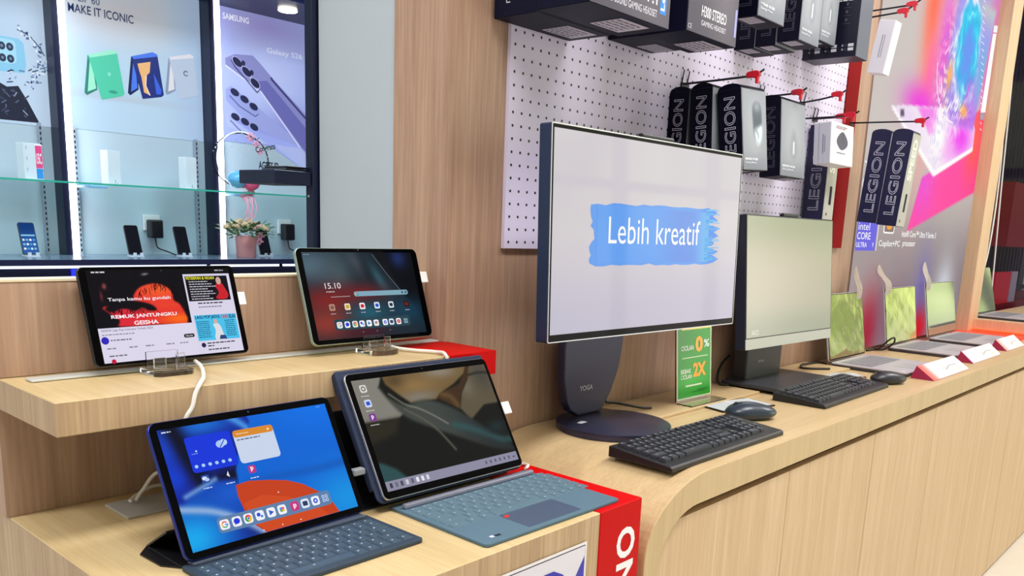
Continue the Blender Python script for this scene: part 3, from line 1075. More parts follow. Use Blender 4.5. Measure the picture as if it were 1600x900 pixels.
a.poly(Q((2.80, 2.10), (2.86, 2.06), (3.14, 1.76), (3.25, 1.66), (3.25, 1.80), (2.98, 2.05), (2.90, 2.12)), '6C6CB2', 3)
a.line(Q((2.93, 2.14), (2.935, 2.13), (3.25, 1.865)), .012, '3A3A78', 4)
a.line(Q((2.642, 2.165), (2.861, 2.052), (3.12, 1.762)), .009, 'D8DCFA', 4)
for (x, z), s_ in (((2.713, 2.194), 1.), ((2.770, 2.150), 1.), ((2.822, 2.095), 1.)):
    a.ell(*sc_((x, z)), .040, .024, 'B4B6E6', 5, 20, R_(-38))
    a.ell(*sc_((x, z)), .034, .020, '23264A', 6, 20, R_(-38))
for x, z in ((2.750, 2.194), (2.802, 2.150)):
    a.ell(*sc_((x, z)), .013, .015, '2A2C52', 6)
a.line(Q((2.675, 2.20), (2.70, 2.165), (2.835, 2.045), (2.85, 2.06)), .006, '34386C', 5)
for dz, cA, cB in ((-.165, '9CA6E0', 0), (-.30, 'B2BEEE', 0)):
    k = 1 if dz < -.2 else 0
    a.poly(Q((2.635, 2.20 + dz), (2.672, 2.225 + dz), (2.85, 2.12 + dz), (3.16, 1.94 + dz * 1.05), (3.16, 1.76 if not k else 1.755), (2.99, 1.76), (2.83, 1.99 + dz if not k else 1.76), (2.64, 2.14 + dz)), cA, 1)
    for x, z in ((2.692, 2.192 + dz), (2.752, 2.162 + dz + .01 * k), (2.810, 2.128 + dz + .02 * k)):
        a.ell(*sc_((x, z)), .029, .019, '262B50', 6, 20, R_(-25))
    a.line(Q((2.66, 2.17 + dz), (2.72, 2.12 + dz), (2.82, 2.075 + dz), (2.84, 2.09 + dz)), .005, '4A5290', 5)
wall_art('poster', a, BACKLIT, 'violet poster of phones with triple cameras beside the dark post')

# phones standing on the cabinet
def small_phone(x, lit, label, y=4.56):
    t = thing('smartphone', label, 'phone', (x, y, 1.1045), 0, 'phones on acrylic stands in the back cabinet')
    Mx = lean(R_(20), 0, 0, .012)
    G().plate(.072, .158, .008, .010, -.008, 0, .079, M=Mx).build('body', BLACK, t)
    a = Art(.0004)
    if lit:
        a.grid(-.033, .003, .033, .155, 6, 12, lambda X, Y: mixc(flat(X, '2C5FA8'), '123A78', ss(.3, .9, Y)), 1)
        a.rect(-.030, .090, .030, .097, '8FD0EE', 2)
        for r in range(3):
            for k in range(4):
                a.rr(-.028 + k * .015, .066 - r * .022, -.018 + k * .015, .076 - r * .022, .002, ['CFE8F8', '7FC0E8', 'F2F6FA', '4FA0E0'][(k + r) % 4], 2)
    else:
        a.rect(-.033, .003, .033, .155, '10121A', 1)
    a.build('screen', SCREEN, t, Mx)
    g = G()
    g.box(-.03, .03, -.03, .04, 0, .006, bev=.001)
    g.box(-.025, -.01, -.03, -.024, .006, .022)
    g.box(.01, .025, -.03, -.024, .006, .022)
    o = g.build('phone_stand', plain('milky_acrylic', 'DDE9F2', .2), None, Matrix.Translation((x, y, 1.1042)))
    tag(o, label.replace('smartphone', 'stand under the smartphone').replace('dark stand', 'stand'), 'stand')
    return t
small_phone(1.525, True, 'lit smartphone showing app icons at the far left of the back cabinet')
small_phone(2.025, False, 'dark smartphone left of the black wall charger in the back cabinet')
small_phone(2.29, False, 'dark smartphone right of the black charger, left of the flowers')
small_phone(2.79, False, 'dark smartphone just right of the pink flower pot')
def charger(x, z, label):
    t = thing('wall_charger', label, 'charger', (x, 4.79, z))
    G().box(-.045, .045, -.008, .008, .03, .115, bev=.002).build('socket_plate', WHITE, t)
    G().box(-.035, .035, -.07, -.01, -.01, .09, bev=.008).build('adapter', BLACK, t)
    G().tube([(0, -.04, -.008), (.005, -.05, -.06), (.02, -.12, 1.108 - z + .02), (.05, -.18, 1.108 - z)], .004, 6, smooth_pts=5).build('lead', BCABLE, t)
charger(2.22, 1.205, 'black charger plugged into the back wall between two dark phones')
charger(3.06, 1.205, 'black charger with white socket plate right of the flowers')
for i, (x, w, lab) in enumerate(((1.565, .085, 'white phone box with a pink and blue side on the glass shelf'), (1.945, .07, 'plain white phone box on the glass shelf, between the lit posts'), (2.355, .07, 'plain white phone box at the right on the glass shelf, beside the bouquet'))):
    t = thing('phone_box', lab, 'box', (x, 4.62, 1.4675), R_(12))
    G().box(-w / 2, w / 2, -.03, .03, 0, .17, bev=.002).build('carton', plain('pearl_card', 'DCE8EC', .45), t)
    a = Art(.0006)
    if i == 0:
        a.rect(.012, .004, .048, .168, 'F4F0F4', 0)
        a.rect(.014, .056, .046, .160, 'F0508A', 1)
        a.rect(.014, .006, .046, .054, '3A96DC', 1)
        a.text('15C', .018, .075, .024, .05, 'FFFFFF', 2, bold=.02, rot=0)
        for k in range(3):
            a.rect(-.03, .14 - k * .05, -.027, .155 - k * .05, '9AA4B4', 1)
    else:
        a.rect(.0, .006, .003, .025, '7C8894', 1)
        a.rect(.012, .006, .015, .012, '7C8894', 1)
    a.build('print', PRINT, t, Matrix.Translation((0, -.0305, 0)) @ Matrix.Rotation(PI / 2, 4, 'X'))

# flower arrangement with a clear balloon
FL = thing('flower_arrangement', 'pink pot of cream flowers with a clear congratulations balloon', 'flowers', (2.625, 4.50, 1.1045))
G().lathe([(.052, 0), (.054, .003), (.060, .118), (.058, .12), (.048, .112)], 28).build('pot', POT, FL)
g = G()
rn = random.Random(11)
for k in range(130):
    t, e = rn.uniform(0, 2 * PI), rn.uniform(0, 1)
    r = .03 + .105 * rn.random() ** .6
    c = Vector((r * math.cos(t), r * math.sin(t), .12 + .07 * rn.random()))
    d = Vector((math.cos(t + rn.uniform(-.6, .6)), math.sin(t), rn.uniform(-.4, .8))).normalized()
    s_ = d.cross(Vector((0, 0, 1))).normalized()
    n_ = d.cross(s_)
    l, w = rn.uniform(.03, .055), rn.uniform(.010, .018)
    b = bmesh.new()
    v = [b.verts.new(p) for p in (c, c + d * l * .5 + s_ * w + n_ * .004, c + d * l, c + d * l * .5 - s_ * w + n_ * .004)]
    b.faces.new(v)
    g.merge(b)
g.build('foliage', LEAF, FL)
for k in range(20):
    t = k * 2.4
    r = .027 * math.sqrt(k + .5)
    cx, cy, cz = r * math.cos(t), r * math.sin(t) * .9, .215 - r * .45
    g = G()
    for j in range(7):
        u = j * .9
        g.ball((.008 * math.cos(u), .008 * math.sin(u), .004 * (j % 3)), .0145, .0145, .011, 1)
    g.ball((0, 0, .004), .011, .009, .009, 1)
    g.build('blossom', [PETAL if k % 5 else plain('pale_pink_petal', 'E8BFB4', .6)], FL, Matrix.Translation((cx, cy, cz)))
bal = G().ball((-.02, 0, .535), .150, .150, .150, 4).build('balloon', BALLOON, FL)
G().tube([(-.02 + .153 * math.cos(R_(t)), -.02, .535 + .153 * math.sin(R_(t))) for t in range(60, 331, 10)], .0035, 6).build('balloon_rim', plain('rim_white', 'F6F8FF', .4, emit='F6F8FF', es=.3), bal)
for args, y_ in ((('Congrats', -.01, .03, .125, .040, '12141E', 1, .02, R_(15)), 0), (('AGRES.ID', .0, -.045, .125, .042, '12141E', 1, .03), 0), (('BATURAJA', .004, -.072, .11, .018, '3A3C46', 1), 0)):
    a = Art(.0004)
    a.text(*args)
    a.build('lettering', PRINT, bal, Matrix.Translation((0.0, -.150, .535)) @ Matrix.Rotation(PI / 2, 4, 'X'))
g = G()
for k in range(40):
    t, p_ = rn.uniform(0, 2 * PI), rn.uniform(.2, 1.3)
    v = Vector((math.cos(t) * math.cos(p_), math.sin(t) * math.cos(p_), math.sin(p_))) * .15
    g.ball(v + Vector((-.02, 0, .535)), .0035, .0035, .0035, 1)
g.build('white_dot', WHITE, bal)['kind'] = 'stuff'
G().ball((-.055, -.02, .43), .052, .052, .048, 3).build('small_balloon', BLUEB, FL)
G().ball((.02, -.03, .415), .05, .05, .042, 3).build('small_balloon', PINKB, FL)
G().tube([(.06, 0, .40), (.035, 0, .14)], .004, 6).build('stick', WHITE, FL)
for bow in (((.03, .665, 1.), (.065, .63, .8), (.085, .59, .7)), ((-.01, .34, 1.1), (.02, .36, 1.)), ((.075, .12, .9), (.07, .09, .8))):
    g = G()
    for (cx, cz, s_) in bow:
        for k in range(6):
            t = k * 1.05
            g.ball((cx + .016 * s_ * math.cos(t), -.03 + .006 * k * .3, cz + .014 * s_ * math.sin(t)), .017 * s_, .006, .009 * s_, 1, rot=Matrix.Rotation(t, 3, 'Y'))
    if bow[0][1] == .34:
        for k in range(5):
            x = -.03 + k * .014
            g.tube([(x, -.05, .335), (x + .004 * (-1) ** k, -.07, .28), (x - .008, -.06, .22)], .0035, 5, smooth_pts=4)
    g.build('ribbon', PINKR, FL)

# near dark rack with a laptop, in front of the back cabinet
RK = thing('metal_rack', 'dark navy metal rack post with a shelf, left of the grey column', 'rack', (1.10, 1.64, 0))
G().box(-.009, .05, -.045, -.018, 0, 3.1, bev=.002).build('post', NAVY, RK)
G().box(-.098, -.0095, -.040, .10, 1.426, 1.4545, bev=.002).build('shelf', NAVY, RK)
g = G()
g.ball((-.010, -.03, 1.405), .003, .003, .003, 1)
g.build('screw', SILVER, RK)
t = thing('laptop', 'dark laptop lying on the navy rack shelf', 'laptop', (1.108, 1.655, 1.4550))
G().box(-.072, -.018, -.04, .05, 0.0003, .005, bev=.002).build('base', BLACK, t)
G().box(-.066, -.018, -.04, .05, .0055, .0100, bev=.002).build('lid', BLACK, t)
t = thing('gaming_laptop', 'open dark laptop with a magenta edge glow behind the rack post', 'laptop', (1.63, 1.95, 1.10))
Mx = lean(R_(14), 0, 0, .01, R_(-8))
G().plate(.36, .24, .008, .008, -.008, 0, .12, M=Mx).build('lid', BLACK, t)
a = Art(.0004)
a.rect(-.165, .012, .165, .228, '10162E', 1)
a.line([(-.12, .02), (-.14, .09), (-.13, .16)], .006, 'D03AF0', 2)
a.build('screen', SCREEN, t, Mx)
G().box(-.18, .18, -.24, -.002, -.008, .010, bev=.003).build('base', BLACK, t)
o = G().box(1.42, 1.84, 1.68, 2.05, 0, 1.0915, bev=.002).build('storage_cabinet', NAVY)
tag(o, 'dark navy low cabinet under the open laptop behind the display stand', 'cabinet')
# ================================================================== tablets
def tablet_body(root, w, h, M, shell, r=.011, t=.0065, rim=None):
    g = G()
    g.plate(w, h, t, r, -t, 0, h / 2, edge=.0014, M=M)
    b = g.build('body', shell, root)
    G().plate(w - .0022, h - .0022, .0006, r - .001, 0, 0, h / 2, M=M).build('bezel', GLOSSB, root)
    return b

def google_g(a, x, y, s, L):
    for a0, a1, c in ((40, 150, 'EA4335'), (150, 215, 'FBBC05'), (215, 320, '34A853'), (320, 360, '4285F4')):
        a.ring(x, y, s, s * .42, c, L, a0, a1)
    a.rect(x, y - s * .2, x + s * 1.15, y + s * .2, '4285F4', L)

def dock_icons(a, xs, y, s, L=3, tilt=0, start=0):
    kinds = ['g', 'msg', 'chrome', 'duo', 'play', 'photos', 'pink', 'files', 'gear', 'apps']
    if len(xs) == 10 and start:
        kinds = ['g', 'msg', 'chrome', 'duo', 'play', 'photos', 'gear', 'files', 'yt', 'apps']
    for k, x in zip(kinds, xs):
        bgc = {'pink': 'C7357E', 'apps': None, 'yt': 'F2EEF2', 'files': 'DCE4F4'}.get(k, 'EDEFF6')
        if bgc:
            a.rr(x - s, y - s, x + s, y + s, s * .5, bgc, L)
        if k == 'g':
            google_g(a, x, y, s * .55, L + 1)
        elif k == 'msg':
            a.ell(x, y + s * .08, s * .68, s * .6, '2436D8', L + 1)
            a.poly([(x - s * .5, y - s * .2), (x - s * .1, y - s * .4), (x - s * .55, y - s * .7)], '2436D8', L + 1)
        elif k == 'chrome':
            for i, c in enumerate(('DB4437', '0F9D58', 'F4B400')):
                a.ring(x, y, s * .5, s * .45, c, L + 1, 30 + 120 * i, 150 + 120 * i)
            a.ell(x, y, s * .32, s * .32, 'FFFFFF', L + 2)
            a.ell(x, y, s * .24, s * .24, '2A5FD0', L + 3)
        elif k == 'duo':
            a.ell(x - s * .25, y + s * .2, s * .42, s * .42, '3448D8', L + 1)
            a.ell(x + s * .38, y - s * .25, s * .28, s * .28, '2E8AE0', L + 1)
        elif k == 'play':
            a.poly([(x - s * .45, y - s * .6), (x + s * .6, y), (x - s * .45, y + s * .6)], '2FA868' if start else '3C3CC8', L + 1)
            a.poly([(x - s * .45, y - s * .6), (x + s * .1, y), (x - s * .45, y + s * .6)], '2866C8', L + 2)
        elif k == 'photos':
            for i, c in enumerate(('EA4335', '4285F4', '34A853', 'FBBC05')):
                t = R_(45 + 90 * i)
                a.ell(x + s * .3 * math.cos(t), y + s * .3 * math.sin(t), s * .34, s * .28, c, L + 1)
        elif k == 'pink':
            a.text('p', x - s * .35, y - s * .6, s * .8, s * 1.1, 'F6DCEC', L + 1, bold=.05)
        elif k == 'files':
            a.rr(x - s * .6, y - s * .5, x + s * .6, y + s * .5, s * .15, '1E2A4A', L + 1)
            a.rect(x - s * .45, y - s * .3, x + s * .45, y + s * .3, '2C3E66', L + 2)
        elif k == 'gear':
            a.poly([(x + s * .62 * math.cos(R_(60 * j)), y + s * .62 * math.sin(R_(60 * j))) for j in range(6)], '2445D0', L + 1)
            a.ell(x, y, s * .24, s * .24, 'E4ECFA', L + 2)
        elif k == 'yt':
            a.rr(x - s * .6, y - s * .55, x + s * .6, y + s * .55, s * .3, 'C8102E', L + 1)
            a.poly([(x - s * .18, y - s * .25), (x + s * .28, y), (x - s * .18, y + s * .25)], 'FFFFFF', L + 2)
        elif k == 'apps':
            for i in (-1, 1):
                for j in (-1, 1):
                    a.rr(x + i * s * .42 - s * .32, y + j * s * .42 - s * .32, x + i * s * .42 + s * .32, y + j * s * .42 + s * .32, s * .1, 'C8DCF6' if not start else '9FC4D8', L + 1)
                    a.rr(x + i * s * .42 - s * .16, y + j * s * .42 - s * .16, x + i * s * .42 + s * .16, y + j * s * .42 + s * .16, s * .06, '2A5CC0' if not start else '23505E', L + 2)

def acrylic_stand(x, y, z, yaw, label, rounded):
    """clear stand: base block, back rest and two lips"""
    t = thing('tablet_stand', label, 'stand', (x, y, z), yaw)
    k_ = .76
    g = G()
    if rounded:
        pts = [(.038, .02), (-.038, .02)] + [(-.038 * math.cos(R_(a)), -.03 - .022 * math.sin(R_(a))) for a in range(0, 181, 15)]
    else:
        pts = [(.036, .02), (-.036, .02), (-.036, -.035), (-.025, -.045), (.030, -.045), (.036, -.040)]
    g.prism(pts, .0004, .011, edge=.001)
    g.build('base', ACRYL, t, Matrix.Diagonal((k_, k_, k_, 1)))
    for s_ in (-1, 1):
        g = G()
        if s_ < 0:
            g.box(-.024, -.002, -.014, -.008, .0112, .030, bev=.0012)
        else:
            g.box(.018, .034, -.014, -.008, .0112, .036, bev=.0012)
        g.build('lip', ACRYL, t, Matrix.Diagonal((k_, k_, k_, 1)))
    g = G()
    g.box(-.03, .03, .004, .010, .0112, .04, bev=.001)
    g.build('back_rest', ACRYL, t, Matrix.Diagonal((k_, k_, k_, 1)))
    return t

# --- tablet playing a song video, upper shelf left
wA, hA = .232, .137
MA = lean(R_(17.6), 0, 0, .0)
TA = thing('tablet', 'black tablet on the upper shelf showing a song video with red sunset', 'tablet', (.576, 1.178, 1.155), R_(2.7))
tablet_body(TA, wA, hA, MA, BLACK, r=.008, t=.007)
def U(w, h):
    return lambda u, v: ((u - .5) * w, v * h)
u = U(wA, hA)
a = Art()
def R4(a, u, u0, v0, u1, v1, c, L, r=0):
    x0, y0 = u(u0, v0)
    x1, y1 = u(u1, v1)
    a.rr(x0, y0, x1, y1, r, c, L) if r else a.rect(x0, y0, x1, y1, c, L)
def P4(a, u, pts, c, L, k=0):
    p = [u(*q_) for q_ in pts]
    a.poly(loop2(p, k) if k else p, c, L)
def T4(a, u, s, u0, v0, u1, v1, c, L, bold=0.):
    x0, y0 = u(u0, v0)
    x1, y1 = u(u1, v1)
    a.text(s, x0, y0, x1 - x0, y1 - y0, c, L, bold)
R4(a, u, .045, .03, .96, .965, '050507', 1)
R4(a, u, .05, .03, .958, .379, 'DCD6EA', 2)
R4(a, u, .634, .03, .958, .905, 'D9D3E8', 2)
OR_ = [(.298, .697), (.353, .786), (.457, .814), (.539, .738), (.543, .633), (.583, .572), (.606, .378), (.449, .382), (.187, .387), (.186, .451), (.102, .576), (.144, .599), (.224, .611), (.287, .606)]
FR_ = [(.115, .575), (.196, .64), (.303, .641), (.396, .597), (.423, .538), (.377, .533), (.337, .565), (.291, .541), (.219, .566), (.152, .535)]
def sunset(X, Y):
    px, py = .05 + X * .585, .379 + Y * .576
    c = flat(X, '06040A')
    o_ = flat(X, 'E2302C')
    o_ = mixc(o_, 'F25A2A', blob(px, py, .46, .74, .14, .10))
    o_ = mixc(o_, 'F86A14', blob(px, py, .56, .43, .12, .06))
    o_ = mixc(o_, 'E8402A', blob(px, py, .50, .58, .12, .05))
    o_ = mixc(o_, 'D8263A', blob(px, py, .22, .5, .12, .14))
    c = mixc(c, o_, pm(px, py, OR_, .012, 3))
    c = mixc(c, '06040A', pm(px, py, FR_, .012, 3))
    c = mixc(c, 'C05A5A', blob(px, py, .135, .80, .012, .03) * .8)
    c = mixc(c, 'B8404A', blob(px, py, .108, .70, .008, .05) * .6)
    c = mixc(c, 'B8B4BC', blob(px - .5 * (py - .9), py, .385, .915, .02, .012) * .8)
    return c
x0, y0 = u(.05, .379)
x1, y1 = u(.635, .955)
a.grid(x0, y0, x1, y1, 90, 56, sunset, 2)
rn = random.Random(2)
for k in range(34):
    uu = rn.uniform(.33, .56)
    v0 = .815 - abs(uu - .46) * .7 + rn.uniform(-.01, .02)
    a.line([u(uu, v0), u(uu + rn.uniform(-.02, .02), v0 - rn.uniform(.03, .08))], .0008, '0A0408', 4)
for k in range(40):
    uu = rn.uniform(.13, .42)
    a.line([u(uu, .555), u(uu + rn.uniform(-.03, .03), .555 - rn.uniform(.02, .07))], .0007, '0A0408', 4)
T4(a, u, 'Tanpa kamu ku gundah', .14, .635, .525, .68, 'F4EEF6', 5, .012)
T4(a, u, 'REMUK JANTUNGKU', .139, .458, .545, .505, 'F6F0F6', 5, .025)
T4(a, u, 'GEISHA', .268, .393, .418, .436, 'F6F0F6', 5, .025)
T4(a, u, 'GEISHA Lagu Pop Indonesia Terbaik 2024', .066, .338, .375, .365, '2A2630', 4)
x_, y_ = u(.066, .305)
a.scribble(x_, y_, .045, .0025, '8E889C', 4)
a.ell(*u(.078, .255), .0052, .0052, '3326B8', 4)
x_, y_ = u(.11, .247)
a.scribble(x_, y_, .030, .0028, '6E687C', 4)
R4(a, u, .563, .222, .634, .262, '17131C', 4, .0026)
T4(a, u, 'Subscribe', .575, .233, .622, .252, 'F4F4F6', 5)
for uu in (.08, .21, .31, .44, .53):
    x_, y_ = u(uu, .165)
    a.scribble(x_, y_, .012, .003, '8C869C', 4)
x_, y_ = u(.085, .09)
a.scribble(x_, y_, .024, .003, '6E687C', 4)
a.ell(*u(.105, .042), .0032, .0032, 'C21838', 4)
# recommended clips
R4(a, u, .645, .608, .938, .882, '0D0A14', 3)
T4(a, u, 'PETERPAN & NOAH', .652, .842, .845, .876, 'E8E23A', 4, .02)
for k in range(8):
    x_, y_ = u(.665, .815 - k * .027)
    a.scribble(x_, y_, .030 + .006 * (k % 3), .0022, 'C9C6D2', 4)
P4(a, u, [(.835, .63), (.86, .70), (.845, .76), (.86, .80), (.89, .80), (.91, .74), (.925, .66), (.90, .62)], 'C8202C', 4, 4)
a.ell(*u(.872, .825), .0042, .0058, 'C9A79A', 5)
P4(a, u, [(.83, .70), (.845, .73), (.86, .69), (.85, .66)], '18121C', 5)
x_, y_ = u(.70, .575)
a.scribble(x_, y_, .040, .003, '2C2834', 4)
x_, y_ = u(.70, .535)
a.scribble(x_, y_, .038, .0024, '6A6478', 4)
R4(a, u, .655, .172, .948, .452, '49BFEA', 3)
T4(a, u, 'LAGU POP JADUL', .662, .402, .835, .446, '14204A', 4, .03)
T4(a, u, 'TANPA', .842, .402, .893, .444, 'C8203A', 4, .03)
T4(a, u, 'IKLAN', .898, .402, .944, .444, '14204A', 4, .03)
for k in range(9):
    x_, y_ = u(.664, .375 - k * .021)
    a.scribble(x_, y_, .020, .0019, '1A4A6E', 4)
    x_, y_ = u(.86, .375 - k * .021)
    a.scribble(x_, y_, .016, .0019, '1A4A6E', 4)
P4(a, u, [(.775, .175), (.785, .28), (.775, .34), (.80, .36), (.825, .32), (.835, .24), (.85, .175)], 'D8DCE4', 5, 3)
P4(a, u, [(.80, .175), (.81, .22), (.845, .22), (.855, .175)], '2A4478', 6)
a.ell(*u(.795, .375), .0028, .0036, 'D6AE94', 6)
a.ell(*u(.683, .125), .0036, .0036, '241E48', 4)
for k, (vv, ln) in enumerate(((.135, .045), (.105, .01), (.065, .034))):
    x_, y_ = u(.71, vv)
    a.scribble(x_, y_, ln, .0028, '2C2834', 4)
x_, y_ = u(.075, .935)
a.scribble(x_, y_, .018, .003, 'D8D8DC', 4)
x_, y_ = u(.86, .935)
a.scribble(x_, y_, .014, .003, 'B0B0B8', 4)
a.ell(*u(.5, .95), .0012, .0012, '38404A', 4)
a.build('screen', SCREEN, TA, MA @ Matrix.Translation((0, 0, .0007)))
G().box(.10, .128, -.004, .004, 0, .020, bev=.001, M=MA @ Matrix.Translation((0, .075, -.004)) @ Matrix.Rotation(-PI / 2, 4, 'X')).build('security_tag', WHITE, TA)
acrylic_stand(.549, 1.166, 1.1405, 0, 'clear acrylic stand with square corners under the song video tablet', False)

# --- mint tablet with 15:10 home screen
wB, hB = .253, .163
MB = lean(R_(19.2))
TB = thing('tablet', 'mint green tablet on the upper shelf showing a clock and app icons', 'tablet', (.914, 1.152, 1.16), R_(-.8))
tablet_body(TB, wB, hB, MB, MINT, r=.011, t=.0075)
u = U(wB, hB)
a = Art()
def wpB(X, Y):
    c = flat(X, '16242E')
    c = mixc(c, '4E6472', blob(X, Y, .05, .85, .25, .22))
    c = mixc(c, '47565C', blob(X, Y, .27, .75, .14, .25) * .8)
    c = mixc(c, '5A6068', blob(X - .3 * (1 - Y), Y, .42, .8, .06, .25) * .7)
    c = mixc(c, '0A1118', blob(X, Y, .58, .72, .13, .22) * .8)
    c = mixc(c, '33606E', blob(X - .28 * (.6 - Y), Y, .66, .68, .05, .2) * .8)
    d = ss(0, .03, X + .45 * Y - 1.05)
    c = mixc(c, '04070C', d)
    c = mixc(c, '1C2E66', blob(X, Y, .86, .93, .08, .12) * .9)
    c = mixc(c, '12384E', blob(X, Y, .85, .28, .22, .16))
    c = mixc(c, '7A1D1E', blob(X, Y, .15, .45, .26, .16))
    c = mixc(c, '6E1A1E', blob(X, Y, .45, .52, .22, .10) * .9)
    c = mixc(c, '8A342A', blob(X, Y, .10, .18, .25, .20))
    c = mixc(c, '1D5668', blob(X, Y, .48, .28, .17, .12))
    c = mixc(c, '4A1420', blob(X, Y, .42, .06, .2, .08) * .8)
    return c
x0, y0 = u(.045, .05)
x1, y1 = u(.945, .953)
a.grid(x0, y0, x1, y1, 54, 36, wpB, 1)
a.line([u(.60, .93), u(.70, .70), u(.80, .50)], .0008, '6E7E8C', 2)
T4(a, u, '15.10', .170, .572, .292, .632, 'E9E2E4', 3)
x_, y_ = u(.172, .535)
a.scribble(x_, y_, .016, .0026, 'C8BEC0', 3)
a.line([u(.20, .485), u(.35, .488)], .0009, 'B8AEB2', 3)
R4(a, u, .385, .482, .845, .535, '7FA6B8', 3, .0040)
google_g(a, *u(.408, .508), .0028, 5)
for k, uu in enumerate((.795, .825)):
    a.ell(*u(uu, .508), .0018, .0022, '2A3A48', 4)
for k, (uu, c1, c2) in enumerate(((.193, 'B98A78', '7E5848'), (.313, 'E8DCC0', 'C8A030'), (.433, 'F2ECEE', 'C8102E'), (.555, 'DCE6F6', '2850C8'), (.676, 'DCE6EE', '1F2C3E'), (.812, '2A1418', '6A2018'))):
    x_, y_ = u(uu, .378)
    a.rr(x_ - .0056, y_ - .0056, x_ + .0056, y_ + .0056, .0022, c1, 3)
    a.rr(x_ - .0034, y_ - .0030, x_ + .0034, y_ + .0030, .001, c2, 4)
    a.scribble(x_ - .005, y_ - .0115, .010, .0018, 'C8C2C8', 3)
R4(a, u, .185, .140, .815, .252, '26434E', 2, .004)
dock_icons(a, [u(v_, 0)[0] for v_ in (.224, .284, .346, .403, .461, .520, .596, .651, .713, .776)], .192 * hB, .0054, 3, 0, 1)
for uu in (.40, .515, .625):
    a.ell(*u(uu, .105), .0009, .0009, '9098A0', 3)
a.ell(*u(.49, .978), .0012, .0012, '5A6470', 2)
x_, y_ = u(.055, .925)
a.scribble(x_, y_, .012, .002, '8A98A0', 3)
a.build('screen', SCREEN, TB, MB @ Matrix.Translation((0, 0, .0007)))
G().box(.118, .142, -.004, .004, 0, .020, bev=.001, M=MB @ Matrix.Translation((0, .10, -.004)) @ Matrix.Rotation(-PI / 2, 4, 'X')).build('security_tag', WHITE, TB)
acrylic_stand(.908, 1.150, 1.1405, 0, 'clear rounded acrylic stand under the mint green tablet', True)

# --- key caps
def keycap_mesh(name, w, d, h, mat, taper=.0008, legend=True):
    b = bmesh.new()
    t = taper
    lo = [b.verts.new(p) for p in ((-w / 2, -d / 2, 0), (w / 2, -d / 2, 0), (w / 2, d / 2, 0), (-w / 2, d / 2, 0))]
    hi = [b.verts.new(p) for p in ((-w / 2 + t, -d / 2 + t, h), (w / 2 - t, -d / 2 + t, h), (w / 2 - t, d / 2 - t, h), (-w / 2 + t, d / 2 - t, h))]
    for i in range(4):
        b.faces.new((lo[i], lo[(i + 1) % 4], hi[(i + 1) % 4], hi[i]))
    b.faces.new(hi)
    bmesh.ops.bevel(b, geom=[e for e in b.edges], offset=min(.0012, h * .45), segments=2, affect='EDGES')
    nf = len(b.faces)
    if legend:
        lw, lh = min(.0026, w * .25), min(.0028, d * .24)
        cx, cy = -w * .14, d * .08
        v = [b.verts.new((cx + dx * lw / 2, cy + dy * lh / 2, h + .00012)) for dx, dy in ((-1, -1), (1, -1), (1, 1), (-1, 1))]
        f = b.faces.new(v)
        f.material_index = 1
    me = bpy.data.meshes.new(name)
    b.to_mesh(me)
    b.free()
    me.materials.append(mat)
    me.materials.append(LEG)
    return me

_keys = {}
def keys(root, rows, y_top, pitch_y, x_left, gap, z, h, mat, tag_, M=None, legend=True, d_scale=None):
    """rows: list of lists of key widths in pitch units scaled to metres"""
    y = y_top
    for ri, row in enumerate(rows):
        d = pitch_y * (d_scale[ri] if d_scale else 1)
        x = x_left
        for w in row:
            if w > 0:
                kk = (tag_, round(w, 4), round(d, 4))
                if kk not in _keys:
                    _keys[kk] = keycap_mesh('key', w - gap, d - gap, h, mat, legend=legend)
                o = bpy.data.objects.new('key', _keys[kk])
                C.objects.link(o)
                o.parent = root
                T = Matrix.Translation((x + w / 2, y - d / 2, z))
                o.matrix_local = (M @ T) if M is not None else T
            x += abs(w)
        y -= d

